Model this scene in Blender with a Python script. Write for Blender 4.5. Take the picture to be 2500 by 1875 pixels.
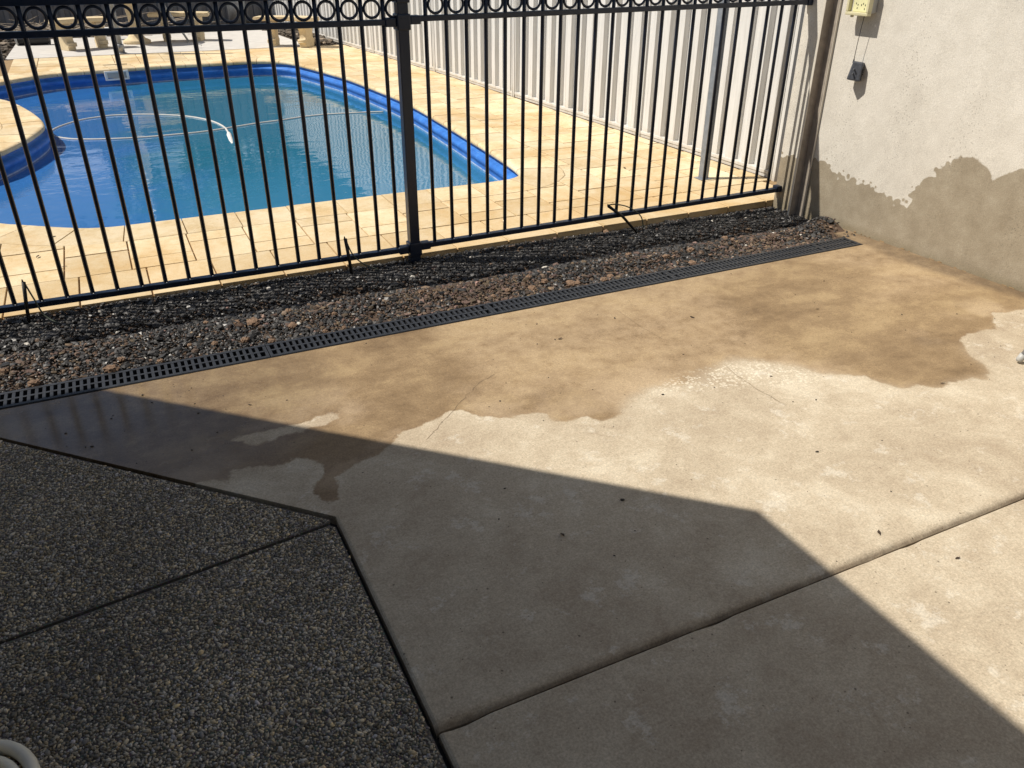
import bpy, bmesh, math, random
import numpy as np
from mathutils import Vector, Matrix
random.seed(7); rng = np.random.default_rng(7)
PI = math.pi
scene = bpy.context.scene
for o in list(bpy.data.objects): bpy.data.objects.remove(o)
COL = scene.collection

# ---------------------------------------------------------------- camera
RM = np.array([[0.8987275276839936, -0.20662431812294785, 0.38677541563967544],
               [-0.43846457963258323, -0.435779068087034, 0.786031434628933],
               [0.006135420983027254, -0.8760154079566312, -0.48224408926594214]])
FPX, CAMH = 1965.0, 1.45
cam_d = bpy.data.cameras.new('camera'); cam = bpy.data.objects.new('camera', cam_d); COL.objects.link(cam)
cam_d.sensor_width = 36; cam_d.lens = FPX / 2500 * 36; cam_d.clip_end = 3000; cam_d.clip_start = 0.02
m4 = Matrix.Identity(4)
for i in range(3):
    m4[i][0] = RM[i, 0]; m4[i][1] = -RM[i, 1]; m4[i][2] = -RM[i, 2]
m4[2][3] = CAMH
cam.matrix_world = m4; scene.camera = cam

# ---------------------------------------------------------------- sun, sky, exposure
SUN_EL, SUN_A = math.radians(53), math.radians(21)
LDIR = Vector((math.cos(SUN_EL) * math.cos(SUN_A), -math.cos(SUN_EL) * math.sin(SUN_A), -math.sin(SUN_EL)))
sun_d = bpy.data.lights.new('sun', 'SUN'); sun_d.energy = 4.9; sun_d.angle = math.radians(0.55); sun_d.color = (1, 0.925, 0.815)
sun = bpy.data.objects.new('sun', sun_d); COL.objects.link(sun)
sun.rotation_euler = LDIR.to_track_quat('-Z', 'Y').to_euler(); sun.location = (-6, 4, 9)
world = bpy.data.worlds.new('World'); scene.world = world; world.use_nodes = True
wn = world.node_tree; wn.nodes.clear()
sky = wn.nodes.new('ShaderNodeTexSky'); sky.sky_type = 'NISHITA'; sky.sun_disc = False
sky.sun_elevation = SUN_EL; sky.sun_rotation = math.atan2(-LDIR.x, -LDIR.y); sky.altitude = 50
tc = wn.nodes.new('ShaderNodeTexCoord'); mp = wn.nodes.new('ShaderNodeMapping'); mp.inputs['Scale'].default_value = (1, 1, 3.2)
cn = wn.nodes.new('ShaderNodeTexNoise'); cn.inputs['Scale'].default_value = 2.6; cn.inputs['Detail'].default_value = 7; cn.inputs['Roughness'].default_value = 0.6
cr = wn.nodes.new('ShaderNodeMapRange'); cr.interpolation_type = 'SMOOTHSTEP'
cr.inputs['From Min'].default_value = 0.50; cr.inputs['From Max'].default_value = 0.64; cr.inputs['To Max'].default_value = 0.85
mixc = wn.nodes.new('ShaderNodeMix'); mixc.data_type = 'RGBA'; mixc.inputs[7].default_value = (11.0, 11.2, 11.6, 1)
bg = wn.nodes.new('ShaderNodeBackground'); bg.inputs['Strength'].default_value = 0.058
wo = wn.nodes.new('ShaderNodeOutputWorld')
for a, b in ((tc.outputs['Generated'], mp.inputs['Vector']), (mp.outputs[0], cn.inputs['Vector']), (cn.outputs['Fac'], cr.inputs['Value']),
             (cr.outputs[0], mixc.inputs[0]), (sky.outputs[0], mixc.inputs[6]), (mixc.outputs[2], bg.inputs['Color']), (bg.outputs[0], wo.inputs['Surface'])):
    wn.links.new(a, b)
vs = scene.view_settings; vs.view_transform = 'Standard'; vs.look = 'None'; vs.exposure = 0.13; vs.gamma = 1.0
scene.render.engine = 'CYCLES'
scene.cycles.transparent_max_bounces = 12

# ---------------------------------------------------------------- pixel helpers (a pixel gives a direction, the ground or wall gives the distance)
def ray(px, py):
    return RM @ np.array([px - 1250.0, py - 937.5, FPX])
def G(px, py, z=0.0):
    v = ray(px, py); t = (z - CAMH) / v[2]; return (v[0] * t, v[1] * t)
W1, W2 = np.array([3.72998, 3.20322]), np.array([3.75989, 2.13143])       # foot of the rendered wall
WN = np.array([-0.99961, -0.0279, 0.0])
def WP(px, py, d=0.0):
    o = np.array([W1[0], W1[1], 0]) + WN * d; v = ray(px, py); t = WN.dot(o - np.array([0, 0, CAMH])) / WN.dot(v)
    p = np.array([0, 0, CAMH]) + v * t; return tuple(p)
def wallx(y): return W1[0] + (W2[0] - W1[0]) * (y - W1[1]) / (W2[1] - W1[1])
def YP(px, py, y):
    v = ray(px, py); p = np.array([0, 0, CAMH]) + v * (y / v[1]); return tuple(p)

# ---------------------------------------------------------------- material helpers
class NT:
    def __init__(s, name):
        s.m = bpy.data.materials.new(name); s.m.use_nodes = True; s.t = s.m.node_tree; s.t.nodes.clear()
        s.out = s.t.nodes.new('ShaderNodeOutputMaterial'); s.p = s.t.nodes.new('ShaderNodeBsdfPrincipled')
        s.t.links.new(s.p.outputs[0], s.out.inputs['Surface']); s._c = None
    def n(s, typ, **kw):
        nd = s.t.nodes.new(typ)
        for k, v in kw.items():
            if k.startswith('_'): setattr(nd, k[1:], v)
            else: s.put(nd.inputs[int(k[1:]) if k[0] == 'i' and k[1:].isdigit() else k.replace('__', ' ')], v)
        return nd
    def put(s, sock, v):
        if isinstance(v, bpy.types.NodeSocket): s.t.links.new(v, sock)
        else: sock.default_value = v
    def co(s):
        if s._c is None: s._c = s.n('ShaderNodeTexCoord')
        return s._c.outputs['Object']
    def map(s, scale=(1, 1, 1), rot=(0, 0, 0), vec=None):
        return s.n('ShaderNodeMapping', Vector=vec or s.co(), Scale=scale, Rotation=rot).outputs[0]
    def noise(s, sc, det=4, rough=0.55, dist=0, vec=None):
        return s.n('ShaderNodeTexNoise', Vector=vec or s.co(), Scale=sc, Detail=det, Roughness=rough, Distortion=dist).outputs['Fac']
    def vor(s, sc, vec=None, feature='F1', out='Distance'):
        return s.n('ShaderNodeTexVoronoi', Vector=vec or s.co(), Scale=sc, _feature=feature).outputs[out]
    def math(s, op, a, b=0.0, c=0.0, clamp=False):
        return s.n('ShaderNodeMath', _operation=op, _use_clamp=clamp, i0=a, i1=b, i2=c).outputs[0]
    def step(s, v, lo, hi, a=0.0, b=1.0):
        nd = s.n('ShaderNodeMapRange', _interpolation_type='SMOOTHSTEP', Value=v); nd.inputs['From Min'].default_value = lo; nd.inputs['From Max'].default_value = hi
        nd.inputs['To Min'].default_value = a; nd.inputs['To Max'].default_value = b; return nd.outputs[0]
    def lin(s, v, lo, hi, a=0.0, b=1.0):
        nd = s.n('ShaderNodeMapRange', Value=v); nd.inputs['From Min'].default_value = lo; nd.inputs['From Max'].default_value = hi
        nd.inputs['To Min'].default_value = a; nd.inputs['To Max'].default_value = b; return nd.outputs[0]
    def ramp(s, v, stops):
        nd = s.n('ShaderNodeValToRGB', Fac=v); e = nd.color_ramp.elements
        while len(e) < len(stops): e.new(0.5)
        for i, (p, c) in enumerate(stops): e[i].position = p; e[i].color = (*c, 1)
        return nd.outputs[0]
    def mix(s, f, a, b, mode='MIX'):
        nd = s.n('ShaderNodeMix', _data_type='RGBA', _blend_type=mode)
        s.put(nd.inputs[0], f); s.put(nd.inputs[6], a if not isinstance(a, tuple) else (*a, 1)[:4]); s.put(nd.inputs[7], b if not isinstance(b, tuple) else (*b, 1)[:4])
        return nd.outputs[2]
    def mixf(s, f, a, b):
        nd = s.n('ShaderNodeMix', _data_type='FLOAT'); s.put(nd.inputs[0], f); s.put(nd.inputs[2], a); s.put(nd.inputs[3], b); return nd.outputs[0]
    def mul(s, col, fac):
        c = s.n('ShaderNodeCombineColor', Red=fac, Green=fac, Blue=fac).outputs[0]
        return s.mix(1.0, col, c, 'MULTIPLY')
    def attr(s, name, out='Fac'): return s.n('ShaderNodeAttribute', _attribute_name=name).outputs[out]
    def rnd(s): return s.n('ShaderNodeObjectInfo').outputs['Random']
    def bump(s, h, strength=0.3, dist=0.01, normal=None):
        nd = s.n('ShaderNodeBump', Strength=strength, Distance=dist, Height=h)
        if normal is not None: s.put(nd.inputs['Normal'], normal)
        return nd.outputs[0]
    def set(s, base=None, rough=None, normal=None, metal=None, spec=None, **kw):
        if base is not None: s.put(s.p.inputs['Base Color'], base if not isinstance(base, tuple) else (*base, 1)[:4])
        if rough is not None: s.put(s.p.inputs['Roughness'], rough)
        if normal is not None: s.put(s.p.inputs['Normal'], normal)
        if metal is not None: s.put(s.p.inputs['Metallic'], metal)
        if spec is not None: s.put(s.p.inputs['Specular IOR Level'], spec)
        for k, v in kw.items(): s.put(s.p.inputs[k.replace('_', ' ')], v)
        return s.m
M = {}
def simple(name, col, rough=0.6, metal=0.0, var=0.15, sc=14, bump=0.0, bsc=60, spec=0.5):
    t = NT(name); n = t.noise(sc, 5, 0.6); f = t.lin(n, 0.25, 0.75, 1 - var, 1 + var)
    c = t.mul(t.n('ShaderNodeRGB').outputs[0], f); t.t.nodes[-1]
    for nd in t.t.nodes:
        if nd.type == 'RGB': nd.outputs[0].default_value = (*col, 1)
    nm = t.bump(t.noise(bsc, 4), bump, 0.004) if bump else None
    M[name] = t.set(c, rough, nm, metal, spec); return M[name]

def mat_concrete():
    t = NT('patio_concrete')
    big = t.noise(1.3, 6, 0.6, 0.6); mid = t.noise(5.5, 8, 0.68, 0.4); fine = t.noise(34, 6, 0.7); grain = t.noise(170, 4, 0.75)
    v = t.math('ADD', t.math('MULTIPLY', big, 0.4), t.math('ADD', t.math('MULTIPLY', mid, 0.45), t.math('MULTIPLY', fine, 0.15)))
    dry = t.ramp(v, [(0.36, (0.365, 0.292, 0.208)), (0.45, (0.43, 0.357, 0.26)), (0.52, (0.49, 0.416, 0.308)), (0.60, (0.575, 0.505, 0.388)), (0.68, (0.61, 0.545, 0.432))])
    pale = t.step(t.noise(7.5, 11, 0.76), 0.55, 0.63)
    dry = t.mix(t.math('MULTIPLY', pale, 0.5), dry, (0.66, 0.615, 0.52))
    wa = t.noise(2.6, 10, 0.68, 0.25, t.map((1, 1.7, 1))); wb = t.noise(13, 9, 0.74, 0.15)
    wv = t.math('ADD', t.math('MULTIPLY', wa, 0.45), t.math('ADD', t.math('MULTIPLY', wb, 0.25), t.math('MULTIPLY', t.noise(1.0, 5, 0.6, 0.3), 0.30)))
    wet = t.ramp(wv, [(0.40, (0.185, 0.122, 0.064)), (0.455, (0.245, 0.166, 0.088)), (0.505, (0.295, 0.205, 0.111)), (0.555, (0.365, 0.262, 0.142)), (0.62, (0.415, 0.305, 0.170))])
    dp = t.math('ADD', t.attr('deep'), t.math('MULTIPLY', t.math('SUBTRACT', t.noise(6, 7, 0.7), 0.5), 0.9), clamp=True)
    wet = t.mix(dp, t.mix(t.lin(wb, 0.35, 0.65, 0.10, 0.62), wet, (0.43, 0.325, 0.205)), t.mul(wet, 0.9))
    a = t.attr('wet')
    edge = t.math('ADD', a, t.math('MULTIPLY', t.math('SUBTRACT', t.noise(11, 9, 0.66), 0.5), 0.085))
    mask = t.mixf(t.attr('deep'), t.step(edge, -0.035, 0.05), t.step(edge, -0.006, 0.007))
    # drying fringe: half-dry halo along some of the edge
    halo = t.math('MULTIPLY', t.step(edge, 0.26, 0.0), t.step(t.noise(2.1, 4, 0.6), 0.46, 0.62))
    wet = t.mix(t.math('MULTIPLY', halo, 0.55), wet, (0.50, 0.385, 0.255))
    rim = t.math('MULTIPLY', t.step(edge, 0.035, 0.0), 0.35)
    wet = t.mix(rim, wet, (0.21, 0.135, 0.068))
    scum = t.math('MULTIPLY', t.step(t.vor(70, feature='F1'), 0.42, 0.30), t.attr('scum'))
    col = t.mix(mask, dry, wet)
    col = t.mix(t.math('MULTIPLY', scum, 0.6), col, (0.74, 0.68, 0.55))
    vn = t.n('ShaderNodeTexVoronoi', Vector=t.co(), Scale=38.0)
    sp = t.math('MULTIPLY', t.step(vn.outputs['Distance'], 0.16, 0.05), t.math('GREATER_THAN', t.n('ShaderNodeSeparateColor', Color=vn.outputs['Color']).outputs[0], 0.93))
    vn2 = t.n('ShaderNodeTexVoronoi', Vector=t.co(), Scale=95.0)
    sp2 = t.math('MULTIPLY', t.step(vn2.outputs['Distance'], 0.22, 0.1), t.math('GREATER_THAN', t.n('ShaderNodeSeparateColor', Color=vn2.outputs['Color']).outputs[0], 0.965))
    col = t.mix(t.math('MULTIPLY', t.math('MAXIMUM', sp, sp2), 0.72), col, (0.05, 0.038, 0.025))
    scr = t.math('MULTIPLY', t.step(t.math('ABSOLUTE', t.math('SUBTRACT', t.noise(26, 3, 0.5, 1.5), 0.5)), 0.012, 0.0), t.step(t.noise(2.6, 3), 0.6, 0.7))
    col = t.mix(t.math('MULTIPLY', scr, 0.45), col, (0.16, 0.12, 0.08))
    dirt = t.math('MULTIPLY', t.attr('dirt'), t.lin(t.noise(14, 6, 0.7), 0.3, 0.6, 0.45, 1.0))
    col = t.mix(dirt, col, (0.115, 0.08, 0.05))
    col = t.mul(col, t.math('MULTIPLY', t.lin(grain, 0.3, 0.7, 0.74, 1.26), t.lin(t.noise(75, 8, 0.8), 0.32, 0.68, 0.84, 1.16)))
    film = t.math('MULTIPLY', t.math('MULTIPLY', t.attr('film'), mask), t.step(t.noise(5, 6, 0.65), 0.20, 0.44))
    col = t.mul(col, t.mixf(film, 1.0, 0.72)); rough = t.mixf(mask, 0.88, t.lin(wb, 0.3, 0.7, 0.52, 0.74)); rough = t.mixf(film, rough, 0.07)
    h = t.math('ADD', t.math('MULTIPLY', fine, 0.5), t.math('MULTIPLY', grain, 0.5))
    bs = t.mixf(film, 0.30, 0.05)
    nd = t.n('ShaderNodeBump', Distance=0.003, Height=h); t.put(nd.inputs['Strength'], bs)
    return t.set(col, rough, nd.outputs[0], spec=t.mixf(film, t.mixf(mask, 0.25, 0.45), 0.95))
M['patio'] = mat_concrete()

def mat_wall():
    t = NT('rendered_wall')
    big = t.noise(1.4, 5, 0.6); grain = t.noise(190, 4, 0.7); mid = t.noise(11, 6, 0.65)
    v = t.math('ADD', t.math('MULTIPLY', big, 0.5), t.math('MULTIPLY', mid, 0.5))
    dry = t.ramp(v, [(0.36, (0.56, 0.53, 0.47)), (0.5, (0.63, 0.60, 0.535)), (0.64, (0.69, 0.66, 0.595))])
    wet = t.ramp(mid, [(0.3, (0.275, 0.232, 0.168)), (0.55, (0.33, 0.285, 0.212)), (0.7, (0.37, 0.325, 0.248))])
    a = t.attr('wet'); bl = t.vor(34, feature='SMOOTH_F1')
    e = t.math('ADD', a, t.math('MULTIPLY', t.math('SUBTRACT', t.noise(16, 7, 0.65), 0.5), 0.05))
    e = t.math('ADD', e, t.math('MULTIPLY', t.math('SUBTRACT', bl, 0.38), t.math('MULTIPLY', t.attr('drip'), -0.09)))
    mask = t.step(e, -0.004, 0.005)
    col = t.mix(mask, dry, wet)
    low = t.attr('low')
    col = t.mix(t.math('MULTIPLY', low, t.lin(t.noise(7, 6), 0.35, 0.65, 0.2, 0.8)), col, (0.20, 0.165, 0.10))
    vn = t.n('ShaderNodeTexVoronoi', Vector=t.map((1, 1, 0.75)), Scale=95.0)
    sp = t.math('MULTIPLY', t.step(vn.outputs['Distance'], 0.32, 0.12), t.math('GREATER_THAN', t.n('ShaderNodeSeparateColor', Color=vn.outputs['Color']).outputs[0], 0.80))
    sp = t.math('MULTIPLY', sp, t.step(t.noise(2.2, 4), 0.32, 0.60))
    col = t.mix(t.math('MULTIPLY', sp, 0.55), col, (0.13, 0.115, 0.095))
    col = t.mul(col, t.lin(grain, 0.3, 0.7, 0.82, 1.15))
    h = t.math('ADD', t.math('MULTIPLY', grain, 0.6), t.math('MULTIPLY', t.noise(60, 4, 0.6), 0.5))
    return t.set(col, t.mixf(mask, 0.9, 0.72), t.bump(h, 0.42, 0.005), spec=0.25)
M['wall'] = mat_wall()

def mat_paver(name, tint=1.0):
    t = NT(name); r = t.rnd(); v = t.n('ShaderNodeVectorMath', _operation='ADD', i0=t.co(), i1=t.n('ShaderNodeCombineXYZ', X=t.math('MULTIPLY', r, 17.0), Y=t.math('MULTIPLY', r, 9.0)).outputs[0]).outputs[0]
    n1 = t.noise(3.2, 6, 0.65, 0.5, v); n2 = t.noise(26, 6, 0.7, 0, v); gr = t.noise(120, 4, 0.7, 0, v)
    base = t.ramp(t.math('ADD', t.math('MULTIPLY', n1, 0.6), t.math('MULTIPLY', n2, 0.4)),
                  [(0.34, (0.53, 0.395, 0.21)), (0.44, (0.64, 0.505, 0.305)), (0.54, (0.71, 0.59, 0.395)), (0.68, (0.765, 0.665, 0.48))])
    base = t.mul(base, t.lin(r, 0, 1, 0.84, 1.08))
    st = t.math('MULTIPLY', t.step(t.noise(1.1, 8, 0.7, 0.4, t.n('ShaderNodeNewGeometry').outputs['Position']), 0.46, 0.66), 0.6)
    yy = t.n('ShaderNodeSeparateXYZ', Vector=t.n('ShaderNodeNewGeometry').outputs['Position']).outputs[1]
    base = t.mix(t.math('MULTIPLY', t.step(t.math('ADD', yy, t.math('MULTIPLY', n1, 1.2)), 5.6, 4.3), 0.35), base, (0.54, 0.37, 0.17))
    base = t.mix(st, base, (0.52, 0.33, 0.13))
    vn = t.n('ShaderNodeTexVoronoi', Vector=v, Scale=60.0)
    sp = t.math('MULTIPLY', t.step(vn.outputs['Distance'], 0.22, 0.08), t.math('GREATER_THAN', t.n('ShaderNodeSeparateColor', Color=vn.outputs['Color']).outputs[0], 0.92))
    base = t.mix(t.math('MULTIPLY', sp, 0.5), base, (0.25, 0.14, 0.05))
    base = t.mul(base, t.lin(gr, 0.3, 0.7, 0.9, 1.1))
    return t.set(base, 0.82, t.bump(t.math('ADD', n2, gr), 0.2, 0.003), spec=0.25)
M['paver'] = mat_paver('sandstone_paver')
M['grout'] = simple('sandy_grout', (0.30, 0.20, 0.10), 0.95, var=0.3, sc=40)
t = NT('fence_black'); n = t.noise(55, 5, 0.7)
M['black'] = t.set(t.mix(t.step(n, 0.60, 0.72), (0.0075, 0.0155, 0.036), (0.022, 0.029, 0.042)), t.lin(n, 0.3, 0.7, 0.26, 0.44), spec=0.45)
simple('steel_grey', (0.30, 0.31, 0.32), 0.45, 0.75, 0.25, 30)
simple('fence_cream', (0.66, 0.62, 0.57), 0.42, 0, 0.05, 6)
def mat_cream():
    t = NT('cream_steel_sheet'); st = t.noise(9, 6, 0.65, 0, t.map((6, 6, 0.35))); n = t.noise(3, 5)
    c = t.ramp(st, [(0.3, (0.54, 0.54, 0.53)), (0.5, (0.63, 0.63, 0.62)), (0.7, (0.69, 0.69, 0.685))])
    z = t.n('ShaderNodeSeparateXYZ', Vector=t.co()).outputs[2]
    c = t.mix(t.math('MULTIPLY', t.step(t.math('ADD', z, t.math('MULTIPLY', t.noise(14, 5), 0.25)), 0.26, 0.1), 0.5), c, (0.47, 0.40, 0.29))
    return t.set(c, 0.48, spec=0.35)
M['cream'] = mat_cream()
simple('fence_dark', (0.20, 0.195, 0.20), 0.5, 0, 0.12, 5)
simple('brown_steel', (0.32, 0.28, 0.235), 0.5, 0.0, 0.3, 18, 0.1)
simple('lit_edge', (0.62, 0.58, 0.50), 0.5, 0, 0.08)  # edges of the brown channel post, sunlit brightness painted in as a paler colour
simple('galvanised', (0.25, 0.275, 0.31), 0.45, 0.35, 0.25, 22)
simple('grate_plastic', (0.028, 0.031, 0.037), 0.42, 0, 0.35, 45, 0.15, 200)
simple('drain_dark', (0.006, 0.006, 0.007), 0.8)
simple('joint_dark', (0.012, 0.011, 0.010), 0.9)
simple('soil', (0.085, 0.055, 0.036), 0.95, 0, 0.4, 20, 0.6, 80)
simple('mulch', (0.10, 0.075, 0.055), 0.95, 0, 0.5, 12, 0.7, 40)
simple('ground', (0.16, 0.13, 0.085), 0.95, 0, 0.35, 3, 0.4, 20)
simple('grey_concrete', (0.55, 0.53, 0.50), 0.88, 0, 0.12, 6, 0.2, 120)
simple('cast_stone', (0.62, 0.51, 0.33), 0.85, 0, 0.16, 18, 0.3, 60)
simple('white_plastic', (0.74, 0.74, 0.71), 0.4, 0, 0.06)
simple('yellowed_plastic', (0.60, 0.56, 0.36), 0.35, 0, 0.10, 20)
simple('yellow_plate', (0.72, 0.70, 0.42), 0.4, 0, 0.08, 30)
simple('grey_plastic', (0.42, 0.42, 0.40), 0.5, 0, 0.1)
simple('adapter_black', (0.06, 0.066, 0.08), 0.55, 0, 0.5, 60)
simple('rubber_black', (0.012, 0.012, 0.012), 0.6, 0, 0.2)
simple('hose_cream', (0.78, 0.73, 0.60), 0.5, 0, 0.12, 20)
simple('green_tube', (0.05, 0.062, 0.045), 0.45, 0, 0.2)
simple('chair_grey', (0.30, 0.30, 0.31), 0.42, 0.3, 0.12, 40)
simple('clod', (0.29, 0.19, 0.125), 0.95, 0, 0.45, 45, 1.0, 90)
simple('leaf_dry', (0.05, 0.032, 0.02), 0.8, 0, 0.4, 60)
simple('twig', (0.34, 0.285, 0.22), 0.85, 0, 0.4, 15)
simple('roof_grey', (0.12, 0.135, 0.165), 0.7, 0, 0.05)
simple('house_brick', (0.10, 0.105, 0.115), 0.85, 0, 0.2, 8)
simple('crack', (0.20, 0.145, 0.09), 0.9)
simple('bark', (0.12, 0.085, 0.06), 0.9, 0, 0.3, 12, 0.5, 30)
t = NT('foliage'); M['leaf'] = t.set(t.mix(t.attr('tone'), (0.025, 0.05, 0.014), (0.085, 0.13, 0.035)), 0.55)
t = NT('gravel_stone'); M['gravel'] = t.set(t.mul(t.attr('col', 'Color'), t.lin(t.noise(160, 3), 0.3, 0.7, 0.75, 1.25)), t.attr('rgh'), t.bump(t.noise(220, 4), 0.35, 0.002), spec=0.55)
t = NT('aggregate_pebble'); M['pebble'] = t.set(t.attr('col', 'Color'), 0.62, spec=0.35)
def mat_aggbase():
    t = NT('aggregate_cement'); v = t.n('ShaderNodeTexVoronoi', Vector=t.co(), Scale=165.0)
    c = t.mix(t.step(v.outputs['Distance'], 0.25, 0.6), t.mul(v.outputs['Color'], 0.35), (0.03, 0.027, 0.022))
    return t.set(t.mix(0.72, c, (0.12, 0.105, 0.085)), 0.9)
M['aggbase'] = mat_aggbase()
def mat_liner():
    t = NT('blue_pool_shell'); n = t.noise(7, 6, 0.65, 0.6); s = t.noise(5, 6, 0.7, 0, t.map((1, 1, 9)))
    c = t.ramp(n, [(0.3, (0.022, 0.115, 0.42)), (0.55, (0.032, 0.17, 0.56)), (0.7, (0.06, 0.23, 0.64))])
    z = t.n('ShaderNodeSeparateXYZ', Vector=t.co()).outputs[2]
    sc = t.math('MULTIPLY', t.step(t.math('ABSOLUTE', t.math('ADD', z, 0.168)), 0.009, 0.002), t.lin(t.noise(20, 4), 0.3, 0.6, 0.3, 1.0))
    c = t.mix(t.math('MULTIPLY', sc, 0.8), c, (0.55, 0.62, 0.66))
    c = t.mix(t.math('MULTIPLY', t.step(s, 0.55, 0.7), 0.35), c, (0.22, 0.36, 0.60))
    deep = t.step(z, -0.45, -1.2)
    c = t.mix(deep, c, t.ramp(t.noise(0.55, 3, 0.5), [(0.35, (0.025, 0.23, 0.36)), (0.65, (0.03, 0.24, 0.56))]))
    return t.set(c, 0.55, spec=0.3)
M['liner'] = mat_liner()
def mat_water():
    t = NT('pool_water'); fr = t.n('ShaderNodeFresnel', IOR=1.52)
    h = t.math('ADD', t.math('MULTIPLY', t.noise(3.0, 3, 0.5, 0.5, t.map((1, 1.6, 1))), 1.0), t.math('MULTIPLY', t.noise(8, 3, 0.5, 0.3), 0.07))
    nm = t.bump(h, 0.11, 0.03); t.put(fr.inputs['Normal'], nm)
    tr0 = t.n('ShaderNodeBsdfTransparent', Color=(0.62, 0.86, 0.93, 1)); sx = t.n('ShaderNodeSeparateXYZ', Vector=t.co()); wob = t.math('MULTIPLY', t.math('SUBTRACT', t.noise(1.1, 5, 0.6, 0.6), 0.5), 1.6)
    lf = t.step(t.math('ADD', sx.outputs[0], wob), 0.75, -0.15); nr = t.step(t.math('ADD', sx.outputs[1], wob), 7.4, 5.6)  # bluer left side: sky reflection painted into the water colour
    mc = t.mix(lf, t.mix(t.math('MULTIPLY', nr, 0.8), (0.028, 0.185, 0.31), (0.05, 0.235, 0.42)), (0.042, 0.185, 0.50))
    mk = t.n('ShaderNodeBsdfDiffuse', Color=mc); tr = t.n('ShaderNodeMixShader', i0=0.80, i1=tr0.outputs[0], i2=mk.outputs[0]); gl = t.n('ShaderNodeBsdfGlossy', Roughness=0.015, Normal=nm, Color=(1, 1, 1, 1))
    mx = t.n('ShaderNodeMixShader', i0=fr.outputs[0], i1=tr.outputs[0], i2=gl.outputs[0])
    t.t.links.new(mx.outputs[0], t.out.inputs['Surface']); t.t.nodes.remove(t.p); return t.m
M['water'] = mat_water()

# ---------------------------------------------------------------- mesh helpers
def link(name, me, mat, parent=None):
    if mat is not None:
        me.materials.clear(); me.materials.append(M[mat] if isinstance(mat, str) else mat)
    o = bpy.data.objects.new(name, me); COL.objects.link(o)
    if parent is not None: o.parent = parent
    return o
def tag(o, label, cat, group=None):
    o['label'] = label; o['category'] = cat
    if group: o['group'] = group
    return o
def struct(o): o['kind'] = 'structure'; return o
def stuff(o): o['kind'] = 'stuff'; return o
def empty(name, loc=(0, 0, 0), rz=0):
    o = bpy.data.objects.new(name, None); o.empty_display_size = 0.05; COL.objects.link(o); o.location = loc; o.rotation_euler = (0, 0, rz); return o
def mesh(name, v, f, smooth=False):
    me = bpy.data.meshes.new(name); me.from_pydata([tuple(map(float, p)) for p in v], [], f); me.update()
    if smooth:
        for p in me.polygons: p.use_smooth = True
    return me
def bm_mesh(bm, name, smooth=False):
    me = bpy.data.meshes.new(name); bm.normal_update(); bm.to_mesh(me); bm.free()
    if smooth:
        for p in me.polygons: p.use_smooth = True
    return me
def bx(bm, a, b, bev=0.0):
    x0, y0, z0 = a; x1, y1, z1 = b
    r = bmesh.ops.create_cube(bm, size=1.0)['verts']
    for v in r:
        v.co = Vector(((x0 + x1) / 2 + v.co.x * (x1 - x0), (y0 + y1) / 2 + v.co.y * (y1 - y0), (z0 + z1) / 2 + v.co.z * (z1 - z0)))
    if bev:
        es = list({e for v in r for e in v.link_edges}); bmesh.ops.bevel(bm, geom=es, offset=bev, segments=2, affect='EDGES', profile=0.6)
def box_mesh(a, b, bev=0.0, name='box'):
    bm = bmesh.new(); bx(bm, a, b, bev); return bm_mesh(bm, name)
def tube_mesh(pts, r, seg=10, name='tube', closed=False, cap=True):
    pts = [Vector(p) for p in pts]; n = len(pts); rr = r if isinstance(r, (list, tuple)) else [r] * n
    v, f = [], []; up = Vector((0, 0, 1)); prev = None
    for i, p in enumerate(pts):
        a = pts[(i - 1) % n] if (closed or i) else p; b = pts[(i + 1) % n] if (closed or i < n - 1) else p
        d = (b - a).normalized()
        if prev is None:
            s = d.cross(up); s = d.cross(Vector((1, 0, 0))) if s.length < 1e-3 else s
        else: s = prev - d * prev.dot(d)
        s.normalize(); prev = s; q = d.cross(s)
        for k in range(seg):
            t = 2 * PI * k / seg; v.append(p + (s * math.cos(t) + q * math.sin(t)) * rr[i])
    m = n if closed else n - 1
    for i in range(m):
        for k in range(seg):
            a, b = i * seg + k, i * seg + (k + 1) % seg; c, d = ((i + 1) % n) * seg + (k + 1) % seg, ((i + 1) % n) * seg + k
            f.append((a, b, c, d))
    if cap and not closed: f.append(tuple(range(seg - 1, -1, -1))); f.append(tuple(range((n - 1) * seg, n * seg)))
    return mesh(name, v, f, True)
def prism_mesh(poly, h0, h1, axis='z', name='prism', bev=0.0):
    bm = bmesh.new()
    def P(p, h): return (p[0], p[1], h) if axis == 'z' else ((p[0], h, p[1]) if axis == 'y' else (h, p[0], p[1]))
    lo = [bm.verts.new(P(p, h0)) for p in poly]; hi = [bm.verts.new(P(p, h1)) for p in poly]; n = len(poly)
    bm.faces.new(lo[::-1]); bm.faces.new(hi)
    for i in range(n): bm.faces.new((lo[i], lo[(i + 1) % n], hi[(i + 1) % n], hi[i]))
    bmesh.ops.recalc_face_normals(bm, faces=bm.faces)
    if bev: bmesh.ops.bevel(bm, geom=list(bm.edges), offset=bev, segments=2, affect='EDGES')
    return bm_mesh(bm, name)
def lathe_mesh(prof, seg=24, name='lathe'):
    v, f = [], []; n = len(prof)
    for r, z in prof:
        for k in range(seg): t = 2 * PI * k / seg; v.append((r * math.cos(t), r * math.sin(t), z))
    for i in range(n - 1):
        for k in range(seg): f.append((i * seg + k, i * seg + (k + 1) % seg, (i + 1) * seg + (k + 1) % seg, (i + 1) * seg + k))
    f.append(tuple(range(seg - 1, -1, -1))); f.append(tuple(range((n - 1) * seg, n * seg)))
    return mesh(name, v, f, True)
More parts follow.
